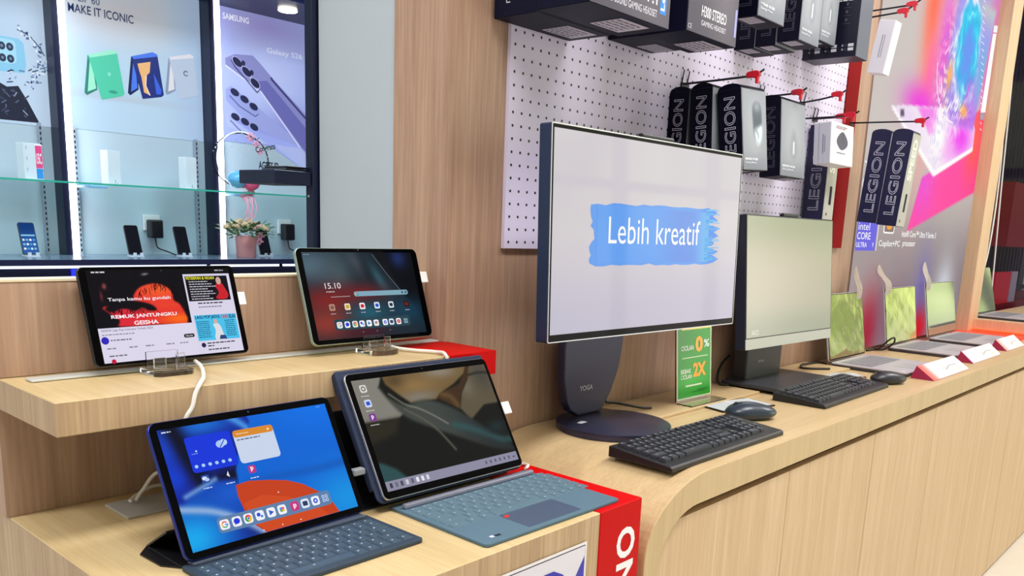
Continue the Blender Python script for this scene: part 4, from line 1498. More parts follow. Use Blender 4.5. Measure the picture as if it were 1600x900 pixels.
# --- blue tablet with folio keyboard, lower step left
w1, h1 = .271, .178
M1 = lean(R_(29.2), 0, 0, .0)
T1 = thing('tablet', 'blue tablet in a dark keyboard folio, lit with a blue and orange wallpaper', 'tablet', (.591, .936, .9525), R_(1.6))
tablet_body(T1, w1, h1, M1, BLUEM, r=.012, t=.0072)
u = U(w1, h1)
a = Art()
def wp1(X, Y):
    px, py = .038 + X * .924, .055 + Y * .885
    c = mixc(flat(X, '0663D2'), '0A70E4', ss(.5, 1, py) * ss(.4, .9, px))
    c = mixc(c, '1290E0', blob(px, py, .93, .15, .25, .25))
    c = mixc(c, '0A55B4', streak(px, py, [(.40, .44), (.55, .44), (.75, .43), (.97, .44)], .035) * .7)
    cl = mixc(flat(X, '0B2290'), '1440C4', blob(px, py, .06, .80, .06, .18))
    cl = mixc(cl, '1668CC', blob(px, py, .25, .93, .16, .08))
    cl = mixc(cl, '4C9AE6', streak(px, py, [(.40, .96), (.46, .88), (.50, .80)], .03) * .9)
    cl = mixc(cl, '04081F', streak(px, py, [(.10, .96), (.13, .80), (.15, .62), (.18, .52)], .07))
    cl = mixc(cl, '070B26', blob(px, py, .33, .52, .11, .07))
    cl = mixc(cl, '0E3CC8', blob(px, py, .05, .58, .06, .10))
    low = mixc(flat(X, '0A3FB0'), '12A6EA', blob(px, py, .06, .14, .17, .20))
    low = mixc(low, '0C1E6E', blob(px, py, .40, .10, .10, .08))
    low = mixc(low, '1458C8', blob(px, py, .30, .40, .10, .10))
    cl = mixc(cl, low, pm(px, py, [(.0, .34), (.10, .43), (.20, .51), (.34, .49), (.36, .35), (.42, .0), (.0, .0)], .03, 0))
    cl = mixc(cl, '86B4E6', streak(px, py, [(.08, .44), (.16, .48), (.24, .52)], .02) * .7)
    cl = mixc(cl, '9FB8DC', streak(px, py, [(.04, .36), (.18, .30), (.30, .20), (.41, .06)], .03) * .85)
    m = pm(px, py, [(-.1, 1.1), (.47, 1.1), (.50, .90), (.47, .80), (.40, .70), (.355, .55), (.345, .42), (.35, .25), (.44, .0), (-.1, -.1)], .012, 0)
    return mixc(c, cl, m)
x0, y0 = u(.038, .055)
x1, y1 = u(.962, .94)
a.grid(x0, y0, x1, y1, 140, 92, wp1, 1)
org = [(.331, .445), (.40, .455), (.50, .43), (.60, .395), (.68, .34), (.76, .25), (.82, .14), (.842, .056), (.412, .056), (.365, .13), (.335, .25), (.325, .36)]
P4(a, u, org, 'C4401A', 2)
P4(a, u, [(.34, .30), (.45, .33), (.58, .27), (.70, .18), (.78, .056), (.42, .056), (.37, .14)], 'CE4A1E', 3)
R4(a, u, .148, .590, .380, .855, '1436D8', 4, .004)
a.ell(*u(.315, .765), .0058, .0050, 'A9C8F2', 5)
a.ell(*u(.335, .775), .0050, .0044, 'B9D4F6', 5)
a.line([u(.31, .74), u(.345, .80)], .0012, '1436D8', 6)
for k in range(6):
    a.ell(*u(.170 + k * .034, .635 + .0 * k), .0024, .0022, 'A8D0F4', 5)
a.ell(*u(.19, .745), .0014, .0014, 'B0C4F0', 5)
a.scribble(*u(.165, .725), .008, .0014, '8FA8E8', 5)
R4(a, u, .392, .588, .614, .845, 'C7D4EA', 4, .005)
R4(a, u, .392, .790, .614, .845, 'D98A2C', 5, .004)
a.scribble(*u(.405, .765), .034, .0026, '5A6A88', 6)
a.scribble(*u(.41, .812), .018, .002, 'F2D8B0', 6)
a.ell(*u(.585, .815), .0016, .0016, 'F6E4C8', 6)
for k, (uu, c1, c2) in enumerate(((.195, '2A4FA8', 'D6E2F6'), (.308, '0C1434', 'D6E2F6'), (.437, 'B8307E', 'F4DCEA'))):
    x_, y_ = u(uu, .535)
    if k != 1:
        a.rr(x_ - .0052, y_ - .0052, x_ + .0052, y_ + .0052, .002, c1, 4)
    if k == 0:
        a.ell(x_ - .0012, y_ + .001, .0034, .0024, c2, 5)
        a.ell(x_ + .0015, y_ - .0012, .003, .0022, 'B4C8EE', 6)
    elif k == 1:
        a.poly([(x_ - .002, y_ - .001), (x_ + .001, y_ + .0045), (x_ + .0018, y_ - .004)], c2, 5)
    else:
        a.text('p', x_ - .0022, y_ - .0032, .0044, .0066, c2, 5, bold=.05)
    a.scribble(x_ - .006, y_ - .0125, .012, .0022, 'C8D8F2', 5)
R4(a, u, .185, .130, .815, .245, '5F7FA8', 4, .005)
R4(a, u, .345, .130, .80, .245, 'C8745A', 4, .004) if False else None
dock_icons(a, [u(v_, 0)[0] for v_ in (.219, .281, .341, .403, .465, .526, .599, .660, .722, .781)], .187 * h1, .0064, 5)
for uu, vv in ((.40, .055), (.505, .058), (.61, .058), (.535, .30)):
    a.ell(*u(uu, vv + .02), .0009, .0009, 'E6EEF6', 5)
a.scribble(*u(.055, .912), .012, .0026, 'D8E2F6', 5)
a.scribble(*u(.90, .918), .008, .0022, '6FA8F0', 5)
a.ell(*u(.51, .972), .0013, .0013, '3A4A66', 3)
a.build('screen', SCREEN, T1, M1 @ Matrix.Translation((0, 0, .0007)))
K1 = thing('tablet_keyboard', 'dark slate folio keyboard with kickstand under the blue tablet', 'keyboard', (.591, .936, .9405), R_(0))
g = G()
g.plate(.276, .128, .0058, .006, 0, 0, -.056, edge=.0012)
g.build('tray', DKEY, K1)
G().box(-.128, .128, -.0055, .010, .0059, .0100, bev=.001).build('hinge_bar', plain('hinge_grey', '5A6478', .35, metal=.4), K1)
g = G()
# kickstand: flap behind the tablet down to the shelf and its floor panel
g.box(-.135, .135, .012, .105, .0003, .0028, bev=.0006, seg=1)
ang = math.atan2(.036, -.058)
Mk = Matrix.Translation((0, .104, .002)) @ Matrix.Rotation(ang, 4, 'X')
g.box(-.135, .135, 0, .066, -.0012, .0012, M=Mk)
g.prism([(-.135 + .0, .012), (-.135, .105), (-.152, .085), (-.150, .035)], .0003, .002)
g.build('kickstand', BLACK, K1)
pitch = .0186
row = lambda ws: [w_ * pitch for w_ in ws]
rows1 = [row([1] * 14), row([1] * 13 + [1.0]), row([1.3] + [1] * 11 + [1.7]), row([1.6] + [1] * 11 + [1.4]), row([2.0] + [1] * 9 + [1, 2.0]), row([1, 1, 1, 1, 5, 1, 1, 1, 1, 1])]
keys(K1, rows1, -.012, .0172, -.130, .0022, .0056, .0015, DKEYC, 'k1', d_scale=[.62, 1, 1, 1, 1, 1])

# --- bronze wallpaper tablet with slate keyboard, lower step right
w2, h2 = .2955, .2009
M2 = lean(R_(31.3))
T2 = thing('tablet', 'large tablet in a navy cover with dark folded-silk wallpaper and taskbar', 'tablet', (.904, .930, .9624), R_(-1.2))
tablet_body(T2, w2, h2, M2, SILVER, r=.010, t=.0058)
u = U(w2, h2)
a = Art()
def wp2(X, Y):
    px, py = .033 + X * .942, .06 + Y * .882
    c = flat(X, '12130E')
    c = mixc(c, '807D75', pm(px, py, [(.0, 1.0), (.222, 1.0), (.215, .93), (.185, .86), (.219, .77), (.297, .633), (.25, .60), (.0, .60)], .012, 0))
    tan = mixc(flat(X, '6E5836'), '8F8A80', blob(px, py, .62, .93, .12, .06) * .8)
    tan = mixc(tan, '8A6E44', blob(px, py, .42, .84, .16, .07))
    tan = mixc(tan, '7F7A70', blob(px, py, .42, .74, .14, .05) * .9)
    tan = mixc(tan, '4A3A22', blob(px, py, .30, .90, .06, .06) * .7)
    c = mixc(c, tan, pm(px, py, [(.222, 1.0), (.87, 1.0), (.795, .882), (.694, .806), (.58, .746), (.541, .70), (.42, .70), (.36, .70), (.30, .78), (.235, .88)], .012, 0))
    rtop = mixc(flat(X, '5C5240'), '6E6656', blob(px, py, .78, .78, .05, .10))
    rtop = mixc(rtop, '48463E', blob(px, py, .92, .85, .06, .12))
    rtop = mixc(rtop, '2A2A26', streak(px, py, [(.80, .86), (.90, .875), (1.0, .86)], .012))
    c = mixc(c, rtop, pm(px, py, [(.83, 1.0), (1.0, 1.0), (1.0, .586), (.865, .587), (.73, .477), (.682, .59), (.729, .718), (.81, .832)], .012, 0))
    c = mixc(c, '3E2A18', pm(px, py, [(.541, .708), (.58, .746), (.731, .799), (.795, .882), (.850, 1.0), (.872, 1.0), (.81, .832), (.726, .719), (.677, .591), (.638, .621)], .012, 0))
    c = mixc(c, '7A6038', streak(px, py, [(.585, .735), (.64, .70), (.67, .62)], .03) * .5)
    w_ = mixc(flat(X, '3F4540'), '23292A', ss(.45, .9, px))
    c = mixc(c, w_, pm(px, py, [(.219, .77), (.309, .69), (.44, .712), (.555, .665), (.688, .545), (.803, .405), (.94, .22), (.99, .15), (.827, .20), (.639, .33), (.458, .46), (.292, .60)], .025, 3))
    c = mixc(c, '2F5254', streak(px, py, [(.60, .46), (.70, .41), (.80, .34), (.90, .27), (1.0, .24)], .035) * .8)
    c = mixc(c, '46483E', streak(px, py, [(.187, .862), (.225, .755), (.30, .66), (.40, .56), (.47, .45), (.55, .26)], .012) * .8)
    c = mixc(c, '8A8A7E', streak(px, py, [(.235, .80), (.314, .70), (.392, .65), (.47, .58), (.558, .481)], .007) * .8)
    c = mixc(c, '6A6A5E', streak(px, py, [(.300, .66), (.38, .58), (.463, .47), (.52, .34), (.549, .262)], .007) * .6)
    c = mixc(c, '2C2A1C', pm(px, py, [(.0, .60), (.25, .60), (.20, .48), (.0, .42)], .04, 0) * .8)
    c = mixc(c, '2A4C4E', pm(px, py, [(.0, .30), (.06, .275), (.13, .21), (.185, .12), (.0, .10)], .02, 0))
    c = mixc(c, '1B2A2C', blob(px, py, .9, .38, .08, .06))
    return c
x0, y0 = u(.033, .06)
x1, y1 = u(.975, .942)
a.grid(x0, y0, x1, y1, 150, 100, wp2, 1)
R4(a, u, .033, .060, .975, .135, '8C8AA0', 2)
for k in range(8):
    a.rr(*u(.055 + k * .034, .080), *u(.072 + k * .034, .118), .001, ['3A3A4A', '6A6A80', '4A4A5C', 'C8C8D4', '5E5E72', 'E4E4EC', 'E4E4EC', 'D8D8E2'][k], 3)
for k in range(6):
    a.rr(*u(.72 + k * .036, .085), *u(.732 + k * .036, .112), .0008, '55556A', 3)
a.scribble(*u(.935, .09), .008, .003, '4A4A5E', 3)
for vv, c1, c2 in ((.868, 'D9D7D2', '4A4844'), (.749, 'C8D4EE', '2850C8'), (.635, '7A3A8E', 'E8D4EE')):
    x_, y_ = u(.090, vv)
    a.rr(x_ - .0062, y_ - .0062, x_ + .0062, y_ + .0062, .003, c1, 3)
    if vv > .8:
        a.ring(x_, y_, .0032, .0016, c2, 4)
    elif vv > .7:
        a.rr(x_ - .0034, y_ - .003, x_ + .0034, y_ + .003, .0006, c2, 4)
    else:
        a.text('p', x_ - .0024, y_ - .0036, .0048, .0072, c2, 4, bold=.05)
    a.scribble(x_ - .008, y_ - .0125, .016, .0022, 'C8C6C4', 3)
a.ell(*u(.51, .973), .0014, .0014, '30343C', 3)
a.build('screen', SCREEN, T2, M2 @ Matrix.Translation((0, 0, .0007)))
G().box(.150, .168, -.003, .003, 0, .022, bev=.001, M=M2 @ Matrix.Translation((0, .095, -.004)) @ Matrix.Rotation(-PI / 2, 4, 'X')).build('security_tag', WHITE, T2)
CV = thing('tablet_cover', 'navy folio cover behind the large tablet with a black kickstand', 'cover', (.904, .930, .9405), R_(-1.2))
Mc = Matrix.Translation((0, 0, .0219)) @ M2
g = G()
g.plate(.306, .212, .0035, .012, -.0105, -.002, .104, edge=.001, M=Mc)
g.box(-.154, .150, .203, .2105, -.020, -.0065, bev=.003, M=Mc)
g.box(-.1565, -.1505, .02, .2085, -.020, -.0065, bev=.003, M=Mc)
g.build('back_cover', NAVYF, CV)
g = G()
ang = math.atan2(.14, -.045)
g.box(-.168, .145, 0, .140, -.0015, .0015, M=Matrix.Translation((0, .160, .002)) @ Matrix.Rotation(ang, 4, 'X'))
g.box(-.168, .145, .035, .160, .0002, .0024)
g.build('kickstand', BLACK, CV)
g = G()
g.box(-.180, -.160, .03, .042, .058, .068, bev=.002)
g.build('usb_plug', plain('grey_plug', '8A8C92', .4), CV)
K2 = thing('tablet_keyboard', 'slate blue detachable keyboard with trackpad in front of the large tablet', 'keyboard', (.927, .948, .9405), R_(-.9))
g = G()
g.plate(.298, .208, .0048, .007, 0, 0, -.104, edge=.001)
g.build('tray', SLATE, K2)
G().box(-.141, .141, -.029, -.020, .0050, .0125, bev=.002).build('hinge_bar', plain('hinge_lilac', '9A9AAE', .3, metal=.5), K2)
G().plate(.118, .062, .0004, .003, .0047, .004, -.168).build('trackpad', TRACK, K2)
a = Art(.0001)
a.ell(0, 0, .006, .0035, 'E0301E', 1)
a.build('red_sticker', PRINT, K2, Matrix.Translation((-.048, -.147, .0051)) @ Matrix.Rotation(.4, 4, 'Z'))
a = Art(.0001)
a.rect(-.007, -.003, 0, .003, 'C8D4E4', 1)
a.rect(.0005, -.002, .012, .0015, '1A2230', 1)
a.rect(.002, -.004, .012, -.0025, '1A2230', 1)
a.build('maker_sticker', PRINT, K2, Matrix.Translation((-.118, -.190, .0049)))
pitch = .0200
rows2 = [row([1] * 14), row([1] * 13 + [1.2]), row([1.4] + [1] * 12 + [.8]), row([1.7] + [1] * 11 + [1.5]), row([2.2] + [1] * 10 + [2.0]), row([1.6, 1.2, 1.1, 5.2, 1.1, 1.0, 1, 1, 1])]
row = lambda ws: [w_ * pitch for w_ in ws]
rows2 = [[w_ / .0186 * .0198 for w_ in r_] for r_ in rows2]
keys(K2, rows2, -.030, .0192, -.1395, .0022, .0046, .0013, SLATEKEY, 'k2', d_scale=[.55, .98, .98, .98, .98, .98])

# --- charging cables of the tablets
o = G().tube([(.603, 1.183, 1.150), (.598, 1.155, 1.1455), (.567, 1.09, 1.1444), (.543, 1.052, 1.1444), (.532, 1.046, 1.132), (.526, 1.044, 1.115), (.515, 1.044, 1.095), (.518, 1.050, 1.04), (.545, 1.10, 1.005), (.545, 1.19, .990), (.527, 1.203, .964), (.518, 1.209, .9475)], .0028, 8, smooth_pts=6).build('charging_cable', CABLE)
tag(o, 'white charging cable hanging from the song video tablet over the shelf edge', 'cable')
o = G().tube([(.508, 1.205, .9500), (.530, 1.222, .953), (.560, 1.231, .956), (.610, 1.225, .948), (.66, 1.2, .9462)], .0028, 8, smooth_pts=6).build('charging_cable', CABLE)
tag(o, 'short white cable on the metal strip behind the blue tablet', 'cable')
o = G().tube([(.950, 1.172, 1.150), (.952, 1.150, 1.1455), (.964, 1.118, 1.1443), (.985, 1.080, 1.1443), (.980, 1.052, 1.1443), (.985, 1.048, 1.12), (1.01, 1.048, 1.05), (1.07, 1.03, .98), (1.100, 1.0, .9447), (1.105, .965, .9445), (1.085, .952, .9445)], .0028, 8, smooth_pts=6).build('charging_cable', CABLE)
tag(o, 'white charging cable running from the mint tablet across the red shelf end', 'cable')

# ================================================================== all-in-one computers
A1 = thing('all_in_one_computer', 'large all-in-one computer with round base and a blue brushstroke on its screen', 'computer', (1.486, .970, .94), 0)
wm, hm = .648, .385
MM = lean(R_(1.8), 0, 0, .2172, R_(-1.9))
g = G()
g.plate(wm, hm, .028, .004, -.0285, 0, hm / 2, edge=.0015, M=MM)
g.build('housing', plain('slate_housing', '2E3A58', .4, metal=.4), A1)
G().plate(wm, hm, .0016, .003, -.0003, 0, hm / 2, M=MM).build('rim', SILVER, A1)
G().plate(wm - .004, hm - .004, .0008, .002, .0008, 0, hm / 2, M=MM).build('bezel', GLOSSB, A1)
u = U(wm, hm)
a = Art(.0002)
def wpm(X, Y):
    c = flat(X, 'C9C2CC')
    c = mixc(c, 'B6B1C6', 1 - ss(0, .5, Y))
    return c
x0, y0 = u(.008, .038)
x1, y1 = u(.99, .978)
a.grid(x0, y0, x1, y1, 8, 8, wpm, 1)
# brush stroke with ragged ends
rn = random.Random(4)
left = [(.185 + rn.uniform(-.02, .008), .37 + .28 * k / 14) for k in range(15)]
right = [(.822 + rn.uniform(-.03, .03) + (.03 if k % 2 else -.01), .37 + .305 * k / 14) for k in range(15)]
top = [(.20 + .6 * k / 16, .655 + .018 * (k / 16) + rn.uniform(-.006, .008)) for k in range(17)]
bot = [(.20 + .6 * k / 16, .362 + rn.uniform(-.007, .006)) for k in range(17)]
pts = bot + right + top[::-1] + left[::-1]
P4(a, u, pts, '0088EC', 2)
def brush(X, Y):
    c = flat(X, '008CF0')
    c = mixc(c, '0A6ADA', ss(.45, .75, X) * (1 - ss(.8, 1, X)) * .6)
    c = mixc(c, '4CB0EE', ss(.85, 1, X))
    return c
x0, y0 = u(.20, .375)
x1, y1 = u(.80, .65)
a.grid(x0, y0, x1, y1, 24, 8, brush, 3)
for k in range(26):
    vv = rn.uniform(.38, .67)
    a.line([u(.78, vv), u(rn.uniform(.82, .87), vv + .004)], .002, '49B4F2', 3)
T4(a, u, 'Lebih kreatif', .254, .467, .745, .60, 'F6F8FC', 5)
a.build('screen', SCREENB, A1, MM @ Matrix.Translation((0, 0, .0018)))
g = G()
g.box(-.055, .055, hm, hm + .009, -.016, -.003, bev=.003, M=MM)
g.build('webcam', BLACK, A1)
G().lathe([(.1215, .0002), (.124, .0012), (.124, .006), (.125, .011), (.1245, .0145), (.1215, .016)], 64, Matrix.Translation((-.016, .072, 0))).build('base', AIO, A1)
g = G()
npl = [(-.105, .24), (.105, .24), (.100, .16), (.088, .105), (.066, .060), (.045, .032), (.030, .0165), (-.055, .0165), (-.082, .030), (-.098, .052), (-.110, .10), (-.112, .17)]
Mn = Matrix.Translation((.015, .148, 0)) @ Matrix.Rotation(PI / 2, 4, 'X')
g.prism(npl, -.024, -.003, Mn, edge=.004)
neck = g.build('neck', AIO, A1)
a = Art(.0003)
a.text('YOGA', -.042, 0, .046, .0115, 'C9CCDA', 1, bold=.012)
a.build('lettering', PRINT, neck, Matrix.Translation((.003, .1505, .072)) @ Matrix.Rotation(PI / 2, 4, 'X'))
a = Art(.0003)
a.rect(-.012, -.006, .012, .006, 'E8E6F0', 1)
a.rect(.004, .008, .012, .0105, 'C8C6D8', 1)
a.build('sticker', PRINT, A1, Matrix.Translation((-.080, .108, .0161)) @ Matrix.Rotation(.1, 4, 'Z'))
o = G().tube([(1.560, 1.130, .972), (1.585, 1.12, .968), (1.62, 1.10, .960), (1.650, 1.088, .9535), (1.675, 1.080, .9515)], .003, 8, smooth_pts=5).build('power_cable', BCABLE)
tag(o, 'black cable leaving the neck of the large computer towards the green sign', 'cable')

A2 = thing('all_in_one_computer', 'smaller all-in-one computer with a blank reflection-painted screen and square foot', 'computer', (2.300, 1.029, .94), 0)
wm, hm = .515, .355
MM = lean(R_(5.4), 0, 0, .123, R_(-2.1))
g = G()
g.plate(wm, hm, .030, .004, -.0305, 0, hm / 2, edge=.0015, M=MM)
g.build('housing', plain('navy_housing', '1B2338', .4), A2)
G().plate(wm - .002, .028, .0015, .001, 0, 0, .0145, M=MM).build('chin', plain('pale_chin', 'B4B6B0', .4, metal=.2), A2)
G().plate(wm - .002, hm - .031, .0012, .001, 0, 0, .0295 + (hm - .031) / 2, M=MM).build('bezel', BLACK, A2)
u = U(wm, hm)
a = Art(.0002)
def sky_refl(X, Y):  # sky reflected in the switched-off screen, painted as pale glowing colours
    c = flat(X, 'B9B6A2')
    c = mixc(c, 'A9AE94', ss(.6, 1, Y))
    c = mixc(c, 'C6BCAE', blob(X, Y, .35, .45, .5, .3))
    c = mixc(c, 'A6AA96', 1 - ss(0, .3, Y))
    return c
x0, y0 = u(.008, .088)
x1, y1 = u(.992, .99)
a.grid(x0, y0, x1, y1, 16, 16, sky_refl, 1)
a.text('AIO', *u(.06, .105), .038, .014, 'D6DACE', 2, bold=.01)
a.build('screen', colmat('sky_refl_screen', emit=.55, base=.35, rough=.16, spec=.6), A2, MM @ Matrix.Translation((0, 0, .0013)))
g = G()
g.box(-.045, .045, hm, hm + .010, -.018, -.004, bev=.003, M=MM)
g.build('webcam', BLACK, A2)
g = G()
g.box(-.110, .110, .075, .120, .0135, .20, bev=.004)
nk = g.build('neck', AIO2, A2)
a = Art(.0003)
a.text('lenovo', -.02, 0, .036, .009, 'B8BCC4', 1, bold=.01)
a.build('lettering', PRINT, nk, Matrix.Translation((-.02, .0745, .062)) @ Matrix.Rotation(PI / 2, 4, 'X'))
G().box(-.172, .172, -.058, .118, .0085, .0195, bev=.003).build('base', AIO2, A2)
g = G()
for x_ in (-.15, .15):
    for y_ in (-.045, .105):
        g.lathe([(.008, .0003), (.008, .0088)], 12, Matrix.Translation((x_, y_, 0)))
g.build('rubber_foot', BLACK, A2)
o = G().tube([(2.20, 1.165, 1.02), (2.165, 1.168, 1.0), (2.13, 1.16, .972), (2.105, 1.14, .9525), (2.115, 1.118, .9510), (2.122, 1.14, .9515)], .0038, 8, smooth_pts=6).build('power_cable', BCABLE)
tag(o, 'black cable coiled at the left back corner of the square foot', 'cable')
o = G().tube([(2.15, 1.00, .9455), (2.16, .985, .945), (2.165, .965, .9438), (2.17, .955, .9436)], .003, 8, smooth_pts=5).build('power_cable', BCABLE)
tag(o, 'short black lead coming out under the front of the square foot', 'cable')
o = G().tube([(2.80, 1.12, .9440), (2.765, 1.135, .9512), (2.70, 1.14, .9512), (2.64, 1.135, .955), (2.60, 1.12, .9512), (2.61, 1.09, .9512), (2.66, 1.05, .9512)], .0035, 8, smooth_pts=6).build('power_cable', BCABLE)
tag(o, 'black cable lying between the smaller computer and the first laptop', 'cable')

o = G().tube([(3.36, 1.16, .9440), (3.33, 1.13, .952), (3.325, 1.10, .985), (3.345, 1.085, .998), (3.365, 1.09, .975), (3.36, 1.12, .9475), (3.345, 1.15, .9440), (3.28, 1.16, .9440)], .0035, 8, smooth_pts=6).build('power_cable', BCABLE)
tag(o, 'black cable loop standing at the left back corner of the second laptop', 'cable')

# ================================================================== full-size keyboards
def full_keyboard(label, loc, rz, sc_k):
    t = thing('computer_keyboard', label, 'keyboard', loc, rz)
    W, D = .445 * sc_k, .143
    g = G()
    prof = [(-D / 2, .0006), (D / 2, .0006), (D / 2, .021), (D / 2 - .012, .022), (-D / 2 + .004, .011), (-D / 2, .008)]
    Mx = Matrix(((0, 0, 1, -W / 2), (1, 0, 0, 0), (0, 1, 0, 0), (0, 0, 0, 1)))
    g.prism(prof, 0, W, Mx, edge=.002)
    g.build('shell', KEYB, t)
    p = .0190 * sc_k
    q = -.006 * sc_k
    slope = math.atan2(.011, D - .016)
    Mk = Matrix.Translation((0, -D / 2 + .004, .0112)) @ Matrix.Rotation(slope, 4, 'X')
    rw = lambda L_: [x_ * p for x_ in L_]
    rows = [
        rw([1, -.6, 1, 1, 1, 1, -.35, 1, 1, 1, 1, -.35, 1, 1, 1, 1, -.2, 1, 1, -.2, 1, 1, 1, 1]),
        rw([1] * 13 + [1.9, -.3, 1, 1, -.2, 1, 1, 1, 1]),
        rw([1.5] + [1] * 12 + [1.4, -.3, 1, 1, -.2, 1, 1, 1, 1]),
        rw([1.75] + [1] * 11 + [2.15, -.3, -1, -1, -.2, 1, 1, 1, -1]),
        rw([2.2] + [1] * 10 + [2.7, -.3, 1, -1, -.2, 1, 1, 1, 1]),
        rw([1.25, 1.25, 1.25, 5.2, 1.25, 1.25, 1.25, 1.2, 1.0, -.3, 1, 1, -.2, 2, 1, -1]),
    ]
    keys(t, rows, D - .014, .0193, -W / 2 + .010, .0026, 0, .0058, KEYC, 'full%.2f' % sc_k, M=Mk, d_scale=[.8, 1, 1, 1, 1, 1])
    return t
full_keyboard('black full-size keyboard in front of the round-based computer', (1.497, .8375, .9402), R_(-.5), 1.0)
full_keyboard('black full-size keyboard in front of the square-footed computer', (2.302, .890, .9402), R_(.8), 1.07)

def mouse(label, loc, rz, mat, s_=1.0):
    t = thing('computer_mouse', label, 'mouse', loc, rz)
    b = bmesh.new()
    bmesh.ops.create_uvsphere(b, u_segments=36, v_segments=20, radius=1)
    for v in b.verts:
        x, y, z = v.co
        hump = 1.0 + .16 * math.sin((y + .2) * 1.6)
        w_ = 1.0 - .10 * (1 - abs(y)) ** 2
        zz = z * .0200 * hump if z > 0 else max(z * .016, -.0125)
        v.co = Vector((x * .0315 * w_, y * .056, zz + .0135)) * s_
    g = G()
    g.merge(b, smooth=True)
    g.build('shell', mat, t)
    g = G()
    M_ = Matrix.Translation((0, .033 * s_, .0285 * s_)) @ Matrix.Rotation(PI / 2, 4, 'Y')
    g.lathe([(.0075, -.003), (.0085, -.002), (.0085, .002), (.0075, .003)], 20, M_)
    g.build('scroll_wheel', BLACK, t)
    g = G()
    g.lathe([(.023, .0004), (.023, .003)], 24, Matrix.Diagonal((1, 1.8, 1, 1)))
    g.build('underside', BLACK, t)
    return t
mouse('dark blue-grey mouse behind the right end of the nearer keyboard', (1.808, .890, .9400), R_(58), MOUSE, 1.18)
mouse('charcoal mouse at the right end of the farther keyboard', (2.610, .848, .9400), R_(62), MOUSE2, 1.12)

# ================================================================== price sign and cards
SG = thing('price_sign', 'green instalment offer sign in a clear acrylic stand', 'sign', (1.858, 1.072, .9472), R_(-1))
Ms = lean(R_(5), 0, 0, .004)
G().plate(.166, .190, .003, .002, -.003, 0, .095, M=Ms).build('holder', ACRYL, SG)
G().box(-.083, .083, -.045, -.001, .0002, .003, bev=.0005, seg=1).build('foot', ACRYL, SG)
a = Art(.0003)
w_, h_ = .160, .186
a.rect(-w_ / 2, .004, w_ / 2, h_, 'D9E6C8', 0)
def grn(X, Y):
    c = flat(X, '129A18')
    c = mixc(c, '0C8A14', blob(X, Y, .2, .9, .5, .2))
    c = mixc(c, '3CB83C', blob(X, Y, .3, .25, .5, .12))
    return c
a.grid(-w_ / 2 + .004, .007, w_ / 2 - .004, h_ - .004, 12, 14, grn, 1)
a.rr(-w_ / 2 + .02, h_ - .010, w_ / 2 - .006, h_ - .004, .002, 'E3D25A', 2)
a.text('CICILAN', -.062, .125, .056, .012, 'EDF4E8', 3, bold=.02)
a.text('0', .002, .118, .036, .040, 'F2A81C', 3, bold=.05)
a.text('%', .043, .128, .026, .020, 'EDF4F8', 3, bold=.02)
a.rect(-.058, .1055, .062, .1075, 'DCEBC8', 3)
a.text('2X', -.008, .056, .062, .036, 'F2A81C', 3, bold=.05)
a.text('BEBAS', -.064, .068, .045, .011, 'EDF4E8', 3, bold=.02)
a.text('CICILAN', -.064, .054, .050, .011, 'EDF4E8', 3, bold=.02)
a.rect(-.042, .034, .034, .038, 'DCEBC8', 3)
a.scribble(-.01, .018, .06, .003, '0A5A14', 3)
a.scribble(.018, .022, .045, .003, '0A5A14', 3)
a.build('print', PRINTG, SG, Ms @ Matrix.Translation((0, 0, .0004)))

def leaflet(label, loc, rz, w_, d_):
    t = thing('leaflet_holder', label, 'leaflet', loc, rz)
    G().plate(w_, d_, .004, .003, .0002, edge=.0008).build('acrylic_plate', ACRYL, t)
    a = Art(.0003)
    a.rect(-w_ / 2 + .006, -d_ / 2 + .006, w_ / 2 - .006, d_ / 2 - .006, 'CFD3D6', 1)
    for k in range(7):
        a.scribble(-w_ / 2 + .012, -d_ / 2 + .014 + k * .0105, w_ * .42, .004, '8E96A2', 2)
        a.scribble(w_ * .04, -d_ / 2 + .014 + k * .0105, w_ * .38, .004, 'A2A8B2', 2)
    a.build('card', PRINT, t, Matrix.Translation((0, 0, .0042)))
leaflet('clear acrylic price card lying beside the nearer mouse', (1.915, .985, .9402), R_(-14), .19, .095)
leaflet('pale price card lying behind the farther keyboard', (2.615, 1.0, .9402), R_(-38), .15, .075)

